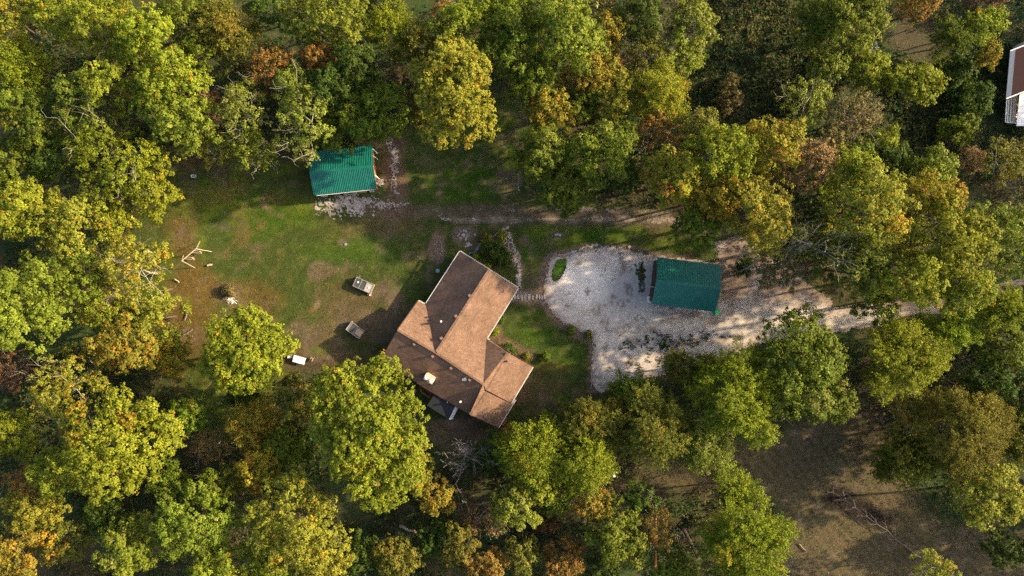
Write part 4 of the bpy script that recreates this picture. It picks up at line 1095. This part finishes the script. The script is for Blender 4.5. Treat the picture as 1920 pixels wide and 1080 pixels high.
# bright green bin at the other corner
p = lift(1342.5,585.5,0); gb = empty('plastic_bin', p, .3); tag(gb, 'bright green plastic bin at the lower right corner of the garage', 'bin')
MB().box((0,0,.35), (.62,.62,.7)).box((.38,.1,.3), (.25,.45,.6)).build('tub', M_pool, gb); MB().box((0,0,.74), (.72,.72,.06)).build('lid', M_pool, gb)

shed, u, v, Lx, Ly, hx, hy = metal_building('metal_shed', 'upper shed with teal green ribbed metal roof half under the trees', [(577,285),(695.3,273.6),(707.9,353),(592.3,366.5)], 3.0, 4.1, M_orange, 12)
for q, y in enumerate((2.2, -2.2)):
    MB().bar(u*(hx+.55)+v*(y+.6)+Vector((0,0,-.1)), u*(hx+.1)+v*(y+1.1)+Vector((0,0,2.6)), .13).build('post', M_white, shed)
    MB().bar(u*(hx+.6)+v*(y-.5)+Vector((0,0,.2)), u*(hx+.1)+v*(y-.1)+Vector((0,0,2.5)), .1).build('post', M_beige, shed)
MB().bar(u*(-hx)-v*(hy+.42)+Vector((0,0,2.86)), u*(hx)-v*(hy+.42)+Vector((0,0,2.86)), .10).build('gutter', M_gutter, shed)
p = lift(713.2,341.5); sl = empty('concrete_slab', p, .04); tag(sl, 'small beige concrete pad by the door end of the upper shed', 'slab'); MB().box((0,0,.10), (.92,.95,.22)).build('pad', M_beige, sl)
for i, (px, py, w, dd, hh, mt, lab) in enumerate((
    (609,366.5,.9,.45,.5,M_beige,'leftmost pale crate lying beneath the shed eave'),
    (650,363,.8,.4,.45,M_wood,'brown crate beneath the middle of the shed eave'),
    (666,360.5,.55,.6,.6,M_beige,'square beige crate beneath the shed eave, left of the long plank crate'),
    (680,358.5,1.3,.5,.55,M_tan,'long tan plank crate beneath the shed eave'),
    (697,358,.7,.5,.5,M_greywood,'small grey crate at the right end of the shed eave'),
    (636,363.5,.5,.45,.4,M_dark,'black crate beneath the shed eave beside the brown one'))):
    q = lift(px, py); cr = empty('crate', q, .1+.15*(i%3)); tag(cr, lab, 'crate', 'crates stored along the shed')
    MB().box((0,0,.06), (w,dd,.08)).build('base', mt, cr)
    for s in (-1,1):
        MB().box((0,s*(dd/2-.02),hh*.5), (w,.04,hh)).build('side', mt, cr); MB().box((s*(w/2-.02),0,hh*.5), (.04,dd-.09,hh)).build('end_board', mt, cr)
    MB().box((0,0,hh*.75), (w-.09,dd-.09,.1)).build('filling', M_greywood, cr)

# ------------------------------------------------------------------ neighbour's house on the right border
nb = empty('neighbour_house', at(1935,160,0)); tag(nb, 'maroon roofed white house with a porch, cut off by the right border', 'house'); o0 = nb.location.copy()
def npx(x, y, z): return at(x, y, z)-o0
MB().slab([npx(1904,94,3.4), npx(1985,62,5.0), npx(1975,150,5.0), npx(1896,179,3.4)], .14).build('roof', M_maroon, nb)
MB().slab([npx(1894.3,96,3.15), npx(1904,92.5,3.42), npx(1896,180.5,3.42), npx(1886.5,184.5,3.15)], .1).build('eave_panel', M_gutter, nb)
MB().bar(npx(1894,95.5,3.3), npx(1990,58,4.6), .18).build('rake_trim', M_white, nb); MB().bar(npx(1886.5,185,3.3), npx(1925,170,3.7), .18).build('rake_trim', M_white, nb)
MB().slab([npx(1912,178,2.6), npx(1985,140,3.0), npx(1985,235,2.7), npx(1906,236,2.5)], .12).build('porch_roof', M_white, nb)
MB().slab([npx(1912,178,.1), npx(1985,140,.1), npx(1985,240,.1), npx(1902,232,.1)], .5).build('wall', M_white, nb)
MB().box(npx(1940,120,1.5), (4.6,7.0,3.2), .1).build('wall', M_white, nb)
dk = MB().slab([npx(1888,186,.7), npx(1908,178,.7), npx(1904,230,.7), npx(1885,229,.7)], .12).build('porch_deck', M_greywood, nb)
for k in range(4): MB().bar(npx(1887.5-k*.7,187+k*13.5,.7), npx(1887.5-k*.7,187+k*13.5,1.8), .12).build('post', M_white, dk)
MB().bar(npx(1887.5,187,1.8), npx(1885,229,1.8), .12).build('rail', M_white, dk); MB().bar(npx(1885,229,1.8), npx(1904,231,1.8), .12).build('rail', M_white, dk)
for k in range(3): MB().bar(npx(1891+k*5,187-k*2,1.9), npx(1888.5+k*5,229,1.9), .13).build('rafter', M_gutter, dk)

# ------------------------------------------------------------------ yard things
M_framegrey = plain('grey_galvanised_frame', (.19,.19,.185), .6, .2, 4)
def coop(px, py, rz, L, W, h, label, split, solid=None):
    r = empty('animal_coop', lift(px, py), rz); tag(r, label, 'coop', 'animal coops on the lawn')
    x0, x1, y0, y1 = -L/2, L/2, -W/2, W/2
    for x in (x0, x1):
        for y in (y0, y1): MB().bar((x,y,-.05),(x,y,h),.08).build('leg', M_greywood, r)
    top = MB()
    for y in (y0, y1): MB().bar((x0,y,h),(x1,y,h),.09).build('frame_rail', M_framegrey, r)
    xs = [x0]+[x0+L*s for s in split]+[x1]
    for x in xs: MB().bar((x,y0,h+.003),(x,y1,h+.003),.09).build('frame_rail', M_framegrey, r)
    for i in range(len(xs)-1):
        c = (xs[i]+xs[i+1])/2; w = xs[i+1]-xs[i]-.1
        MB().box((c,0,h-.04),(w,W-.1,.02)).build('top_panel', (solid or {}).get(i, M_mesh), r)
    for y in (y0, y1): MB().box((0,y,h*.5),(L-.1,.02,h*.85)).build('side_panel', M_mesh, r)
    for x in (x0, x1): MB().box((x,0,h*.5),(.02,W-.1,h*.85)).build('end_panel', M_wood, r)
    return r
c1 = coop(683.5,535,-.42,3.1,1.55,.95,'long wire topped animal coop with three bays, on the lawn left of the house',(.32,.62),{2:M_greywood})
for (x,y) in ((-1.0,.1),(.95,.0)):
    MB().lathe((x,y,.95), [(.14,0),(.15,.04),(.05,.06)], 12).build('lid', M_white, c1)
MB().bar((-1.25,.6,.95),(-1.1,1.25,1.1),.07).build('prop', M_greywood, c1)
b = empty('feed_bucket', lift(691.5,551.5)); tag(b, 'small red bucket at the foot of the long coop', 'bucket'); MB().lathe((0,0,0), [(.14,0),(.18,.3),(.15,.28),(.12,.05)], 12).build('pail', M_red, b)
b = empty('feed_bucket', lift(695,553)); tag(b, 'small white bucket next to the red one', 'bucket'); MB().lathe((0,0,0), [(.12,0),(.16,.28),(.13,.26),(.1,.05)], 12).build('pail', M_white, b)
c2 = coop(668,618.5,-.62,2.6,1.55,1.0,'short animal coop with a tan plywood half, near the west wall of the house',(.12,.48),{0:M_greywood, 2:M_wood})
MB().box((.75,.05,1.14),(1.1,1.0,.05)).build('plywood_lid', M_tan, c2); MB().bar((-1.3,-.3,1.0),(-1.1,.65,1.05),.06).build('prop', M_metal, c2)
# white folding table with a chair at each end
tb = empty('folding_table', lift(563,674), -.26); tag(tb, 'white folding table between the round tree and the maple like tree', 'table')
MB().box((0,0,.74),(2.0,1.1,.05)).build('tabletop', M_white, tb)
for x in (-.85,.85):
    for y in (-.42,.42): MB().bar((x,y,-.05),(x*.92,y,.72),.06).build('leg', M_metal, tb)
def yard_chair(px, py, rz, lab, mat):
    r = empty('yard_chair', lift(px, py), rz); tag(r, lab, 'chair', 'chairs by the white table')
    MB().box((0,0,.42),(.5,.5,.05)).build('seat', mat, r); MB().box((-.26,0,.72),(.05,.5,.5)).build('backrest', mat, r)
    for x in (-.22,.22):
        for y in (-.22,.22): MB().bar((x*1.2,y*1.2,-.04),(x,y,.42),.05).build('leg', mat, r)
yard_chair(545,668,0,'grey chair at the left end of the white table',M_metal)
yard_chair(585,673,2.7,'dark metal chair at the right end of the white table',M_wood)
# swing frame
sw = empty('swing_frame', lift(352,486)); tag(sw, 'pale timber swing frame with two hanging swings, casting long shadows', 'swing'); so = sw.location.copy()
def sp(px, py, z): return at(px, py, z)-so
P1, P2 = sp(367.6,466.5,3.3), sp(341.2,489,3.3)
MB().bar(P1+(P1-P2)*.03, P2-(P1-P2)*.03, .11).build('top_beam', M_white2 if False else M_greywood, sw)
M_palewood = plain('bleached_timber', (.40,.34,.27), .8, .15, 4)
sw.children[0].data.materials[0] = M_palewood
for top, ft in ((P1,(373.8,452)),(P1,(397,472)),(P2,(324,505.5)),(P2,(364.8,502.7)),(P2,(343.8,478.4))):
    e = at(ft[0], ft[1], 0)-so; e.z = -.1 if ft != (343.8,478.4) else 1.3
    if ft == (343.8,478.4): e = sp(343.8,478.4,1.3)
    MB().bar(top, e, .075).build('leg', M_palewood, sw)
for t in (.22, .75):
    a = P1+(P2-P1)*t; s_ = MB().box((a.x, a.y, .75), (.2,.5,.05), .8).build('swing_seat', M_palewood, sw)
    dd = (P2-P1).normalized()*.22
    for k in (-1,1): MB().bar(a+dd*k, Vector((a.x,a.y,.75))+dd*k, .025).build('rope', M_palewood, s_)
# fence post, stumps, bits of wood
def log(px0,py0,px1,py1,w,lab,mat=M_dead,name='log',cat='log',z0=.1,z1=.1):
    a, b = at(px0,py0,0), at(px1,py1,0); r = empty(name, a); tag(r, lab, cat, 'logs and boards on the ground')
    d = b-a; n_ = 5; pts = [Vector((d.x*t/n_, d.y*t/n_, z0+(z1-z0)*t/n_))+Vector((random.uniform(-1,1),random.uniform(-1,1),0))*w*.3 for t in range(n_+1)]
    m = MB()
    for i in range(n_): m.bar(pts[i], pts[i+1]+(pts[i+1]-pts[i])*.02, w*(1-.06*i), None, 7)
    m.build('stem', mat, r); return r
random.seed(4)
log(328.5,523,337,529.5,.16,'short white board lying by the thin yellow tree',M_palewood,'board','board')
log(931.5,498,962,490,.28,'grey timber edging that closes the shrub bed',M_greywood,'garden_timber','timber')
log(748,984,780,998,.5,'brown fallen log in the bottom gap beside the bluish tree',M_wood)
log(236,668,262,690,.25,'grey fallen log hidden in the wood left of the lawn',M_dead)
log(353,583,347,600,.16,'thin grey branch on the orange grass left of the round tree',M_dead,'fallen_branch','branch')
log(345,628,362,618,.16,'pale curved branch on the grass near the olive orange tree',M_dead,'fallen_branch','branch')
log(390,498,397,496.5,.3,'tan chunk of wood on the lawn right of the swing frame',M_palewood,'wood_chunk','wood')
log(1498,1020,1512,1034,.15,'pale stick on the mown field beside the lime feathery tree',M_wood,'fallen_branch','branch')
# leaning trunk at the bottom
r = empty('leaning_trunk', at(1281,990,0)); tag(r, 'dark bare tree trunk leaning beside the brown field at the bottom', 'tree trunk'); 
MB().bar((0,0,-.2), at(1310,1048,5.5)-at(1281,990,0), .5, None, 7).build('stem', M_bark, r); MB().bar(at(1300,1028,3.8)-at(1281,990,0), at(1336,1026,5)-at(1281,990,0), .12).build('branch', M_dead, r)
r = empty('leaning_trunk', at(1230,960,0)); tag(r, 'reddish bare trunk rising through the orange olive tree at the bottom', 'tree trunk')
MB().bar((0,0,-.2), at(1229,1062,12)-at(1230,960,0), .32, None, 7).build('stem', M_orange, r)
# fallen bare tree on the field
M_greybark = plain('grey_bark', (.13,.115,.105), .9, .3, 5)
TREE_SEED[0] += 1; rr = np.random.default_rng(8); sg = []
a = at(1735,1050,0); b_ = at(1562,922,0)
fb = empty('fallen_tree', a); tag(fb, 'grey leafless sapling lying across the dark patch of the field', 'fallen tree')
d = np.array(b_-a); nseg = 9; prev = np.array((0,0,.15)); dirn = d/np.linalg.norm(d); L_ = np.linalg.norm(d)
for k in range(1, nseg+1):
    cur = d*k/nseg+np.array((rr.normal(0,.12), rr.normal(0,.12), .25+.9*math.sin(k/nseg*3.0))); cur[2] = .2+.7*math.sin(k/nseg*3.0)
    sg.append((*prev,*cur,.065*(1-.7*(k-1)/nseg),.065*(1-.7*k/nseg)))
    if k > 2:
        for s in (-1,1):
            for q in range(2):
                w_ = dirn*rr.uniform(.5,1)+s*np.array((-dirn[1],dirn[0],0))*rr.uniform(.3,.8)+np.array((0,0,rr.uniform(-.1,.3))); w_ /= np.linalg.norm(w_); ln = rr.uniform(1.2,3.2)*(1.2-.5*k/nseg)
                e1 = cur+w_*ln*.5; e2 = e1+(w_+rr.normal(0,.25,3)*np.array((1,1,.3)))*ln*.5; e2[2] = max(.1,e2[2]); sg.append((*cur,*e1,.024,.018)); sg.append((*e1,*e2,.024,.012))
                e3 = e1+(w_+rr.normal(0,.5,3)*np.array((1,1,.3)))*ln*.35; e3[2] = max(.1,e3[2]); sg.append((*e1,*e3,.02,.012))
    prev = cur
V, F = tubes(sg[:1], 6); Vb, Fb = tubes(sg[1:], 4)
link('trunk', fast_mesh('trunk', V, F, None, M_dead), None, fb); link('branches', fast_mesh('branches', Vb, Fb, None, M_greybark), None, fb)
# utility pole
up_ = empty('utility_pole', at(1133.5,868,0)); uo = up_.location.copy(); tag(up_, 'dark utility pole with a white transformer among the feathery trees', 'utility pole')
tp = at(1145,884,7.5)-uo; 
MB().bar((0,0,-.3), (tp.x*.3, tp.y*.3, 8.2), .28, None, 8).build('pole', M_bark, up_)
MB().bar((tp.x*.3-.9,tp.y*.3-.4,7.7), (tp.x*.3+.9,tp.y*.3+.4,7.7), .12).build('crossarm', M_greywood, up_)
MB().lathe((tp.x*.3+.45, tp.y*.3-.25, 6.6), [(.26,0),(.28,.1),(.28,.85),(.2,.95),(.06,1.0)], 14).build('transformer', M_white, up_)
for s in (-.8,.8): MB().lathe((tp.x*.3+s, tp.y*.3+s*.44, 7.75), [(.06,0),(.09,.1),(.05,.2)], 8).build('insulator', M_white, up_)
for k, (s, sag) in enumerate(((0,1.0),(5,1.4))):
    a = uo+Vector((tp.x*.3,tp.y*.3,7.9)); b_ = at(1990,612+s*2,8); pts = []
    r = empty('power_line', a); tag(r, ('upper','lower')[k]+' thin power line running from the utility pole to the right border', 'power line', 'power lines')
    m = MB(); N_ = 24; prev = Vector((0,0,0))
    for i in range(1, N_+1):
        t = i/N_; c = (b_-a)*t+Vector((0,0,-4*sag*t*(1-t)-.2*k)); m.bar(prev, c, .035, None, 3); prev = c
    m.build('wire', M_wire, r)

# ------------------------------------------------------------------ stones
def stone_mesh(seed, flat=.5, seg=9):
    r = random.Random(seed); m = MB(); rad = [r.uniform(.75,1.1) for _ in range(seg)]
    for k, (s, z) in enumerate(((.95,-.3),(1.0,.25),(.82,.5))):
        for i in range(seg):
            t = 2*math.pi*i/seg; m.v.append((rad[i]*s*math.cos(t)*.5, rad[i]*s*math.sin(t)*.5, z*flat+r.uniform(-.03,.03)*flat))
    for k in range(2):
        for i in range(seg):
            j = (i+1)%seg; m.f.append((k*seg+i, k*seg+j, (k+1)*seg+j, (k+1)*seg+i))
    m.f.append(tuple(2*seg+i for i in range(seg))); return m
SM = {}
for mt, nm in ((M_stone,'s'),(M_flag,'f'),(M_flag2,'g')): SM[nm] = [stone_mesh(i+ord(nm), .5).mesh('stone', mt) for i in range(6)]
def stone(px, py, sx, sy, sz, kind, parent, rz=None, name='stone'):
    p = lift(px, py, 0); o = link(name, random.choice(SM[kind]), None, parent)
    o.location = p-parent.location+Vector((0,0,.03)); o.scale = (sx, sy, sz); o.rotation_euler = (0,0,random.uniform(0,6.3) if rz is None else rz); return o
wk = empty('stepping_stone_walk', lift(996,557)); tag(wk, 'straight walk of pale stepping stones between house and gravel pad', 'stone walk')
for i, x in enumerate((965,971,978,985,992,999,1006,1011.5,1016,1020.5)):
    stone(x, 556.5+(i%3)*.7, (.50,.56,.56,.58,.58,.48,.46,.34,.36,.42)[i], (.85,.85,1.0,.98,1.1,.9,.95,.85,.85,.9)[i], .3, 'fgfgffffgf'[i], wk, random.uniform(-.12,.12), 'stepping_stone')
fl = empty('flagstone_path', lift(972,500)); tag(fl, 'curving path of loose flat stones from the bed tip down to the house corner', 'stone path')
for i in range(210):
    t = i/209; xs = np.interp(t,[0,.25,.5,.75,1],[948,950,966,972,973]); ys = np.interp(t,[0,.25,.5,.75,1],[436,452,478,500,540]); w = np.interp(t,[0,.3,.6,1],[10,11,7,5])
    s = random.uniform(.18,.42) if t < .66 else random.uniform(.12,.3); stone(xs+random.uniform(-w,w), ys+random.uniform(-3,3), s*1.2, s, .25, random.choice('sssfsg'), fl)
for x, y, s in ((973.5,507,.7),(974,514,.75),(972.5,520,.8),(974,526,.75),(973,533,.7),(972,500,.6)): stone(x, y, s*1.05, s*.8, .28, 'gf'[int(y)%2], fl)
def border(name, label, pts, n, jit, smin, smax, kinds='sssg'):
    r = empty(name, lift(*pts[0])); tag(r, label, 'stone border', 'stone borders'); P = np.array(pts, float); seg = np.hypot(*np.diff(P, axis=0).T); cum = np.concatenate([[0], np.cumsum(seg)])
    for i in range(n):
        t = (i+random.random())/n*cum[-1]; x = np.interp(t, cum, P[:,0]); y = np.interp(t, cum, P[:,1]); s = random.uniform(smin, smax)
        stone(x+random.uniform(-jit,jit), y+random.uniform(-jit,jit), s*1.2, s, s*.8, random.choice(kinds), r)
border('rock_border','rough stone border along the upper rim of the gravel pad',[(1037,478),(1058,479),(1080,471),(1098,463),(1122,460)],60,2.2,.18,.5)
border('rock_border','low stone border down the left rim of the gravel pad',[(1033,485),(1025,510),(1022,540),(1022,555)],44,2.6,.12,.34)
border('rock_border','straight cobble border beside the lower arm of the gravel pad',[(1113,634),(1111,690),(1109,730)],64,1.8,.12,.30)
border('rock_border','curved stone border below the gravel pad',[(1024,562),(1035,583),(1060,606),(1100,625)],50,3,.10,.28)
border('garden_wall','grey stone edging on the left side of the shrub bed',[(951,425),(925,443),(905,452),(897,464),(889,474)],70,1.6,.2,.42,'gs')
border('fire_ring','round heap of stones with a pale slab in its middle, above the house',[(858,440),(864,433),(872,433),(878,440),(874,448),(864,448),(858,440)],30,1.8,.15,.35)
border('rock_heap','two pale lichen covered rocks near the house peak',[(874,460),(882,458)],7,2.5,.3,.7,'g')
border('rock_heap','oval mound of dirt and small rocks on the lawn above the house',[(820,450),(823,483)],46,8,.08,.26,'sss')
border('rock_heap','pair of small grey rocks on the grass below the track',[(1041,439),(1050,441)],8,2.5,.15,.4,'g')
r = empty('boulder', lift(868.7,440.5)); tag(r, 'pale flat slab lying on the fire ring', 'stone'); o = stone(868.7,440.5,.75,.7,.5,'g',r,None,'stone_body')
r = empty('boulder', lift(890,440)); tag(r, 'single small pale rock right of the fire ring', 'stone'); stone(890,440,.4,.35,.3,'g',r,None,'stone_body')
r = empty('boulder', lift(1180,463)); tag(r, 'dark rock on the rim of the gravel pad, up left of the garage', 'stone'); stone(1180,463,.6,.5,.5,'g',r,None,'stone_body')
# barrel, disc, ash
r = empty('water_tub', lift(883.7,478.7)); tag(r, 'round dark water tub with blue rim at the upper peak of the house', 'tub'); 
MB().lathe((0,0,0), [(.36,0),(.42,.55),(.36,.55),(.32,.2)], 18).build('tub_wall', M_blue, r); MB().lathe((0,0,.2), [(.33,0),(.33,.02),(.02,.03)], 16).build('water', M_dark, r)
r = empty('septic_lid', lift(820.7,507.8)); tag(r, 'round blue grey lid on the grass left of the house', 'lid'); MB().lathe((0,0,0), [(.36,0),(.36,.12),(.30,.16),(.05,.17)], 20).build('cover_plate', M_blue, r)
def heap(px, py, rx, ry, h, n, mat, lab, name, cat, kind='s'):
    r = empty(name, lift(px,py)); tag(r, lab, cat)
    for i in range(n):
        t = random.uniform(0,6.3); d = random.random()**.5; q = Vector((d*rx*math.cos(t), d*ry*math.sin(t), h*(1-d)*random.random())); u_ = Vector((random.gauss(0,1),random.gauss(0,1),random.gauss(0,.5))).normalized()*random.uniform(.15,.5)
        MB().bar(q-u_, q+u_, random.uniform(.03,.08)).build('stick', mat, r)
heap(433,563,.7,.55,.5,26,M_white,'tangle of whitish sticks beside the dry brush clump','stick_pile','sticks')
heap(427,556,1.2,1.3,.6,40,M_wood,'burn pile of brown sticks on the lawn above the round tree','burn_pile','brush pile')
heap(119,960,.0,.0,.0,0,M_wood,'x','x','x') if False else None
r = empty('tree_stump', lift(275,471)); tag(r, 'splintered pale stump on the left tip of the lawn', 'stump'); MB().lathe((0,0,-.05), [(.4,0),(.33,.25),(.30,.45),(.1,.4)], 10).build('stem', M_palewood, r); MB().bar((.2,.1,.1),(.8,-.2,.1),.16).build('splinter', M_palewood, r)
r = empty('stone_ring', lift(363,330)); tag(r, 'small grey object like a cracked basin on the brown corner of the lawn', 'basin'); MB().lathe((0,0,0), [(.38,0),(.40,.2),(.30,.2),(.25,.08)], 12, 1.3, .8).build('basin_body', M_metal, r)
r = empty('lawn_marker', lift(648,458)); tag(r, 'tiny grey ring on the lawn between shed and long coop', 'ring'); MB().lathe((0,0,0), [(.2,0),(.2,.12),(.12,.12),(.1,.02)], 12).build('ring_body', M_metal, r)
# crumpled sheet on the slope
def tarp(px, py, lab):
    r = empty('crumpled_sheet', lift(px, py), .9); tag(r, lab, 'sheet'); q = random.Random(3); m = MB(); n = 9
    for j in range(n):
        for i in range(n):
            m.v.append(((i-4)*.22*(1+.3*q.random()), (j-4)*.09*(1+.5*q.random()), .15+q.random()*.35))
    for j in range(n-1):
        for i in range(n-1): a = j*n+i; m.f.append((a,a+1,a+1+n,a+n))
    m.build('fabric', M_white, r)
tarp(1638,92,'crumpled white sheet on the brown slope below the large top border tree')
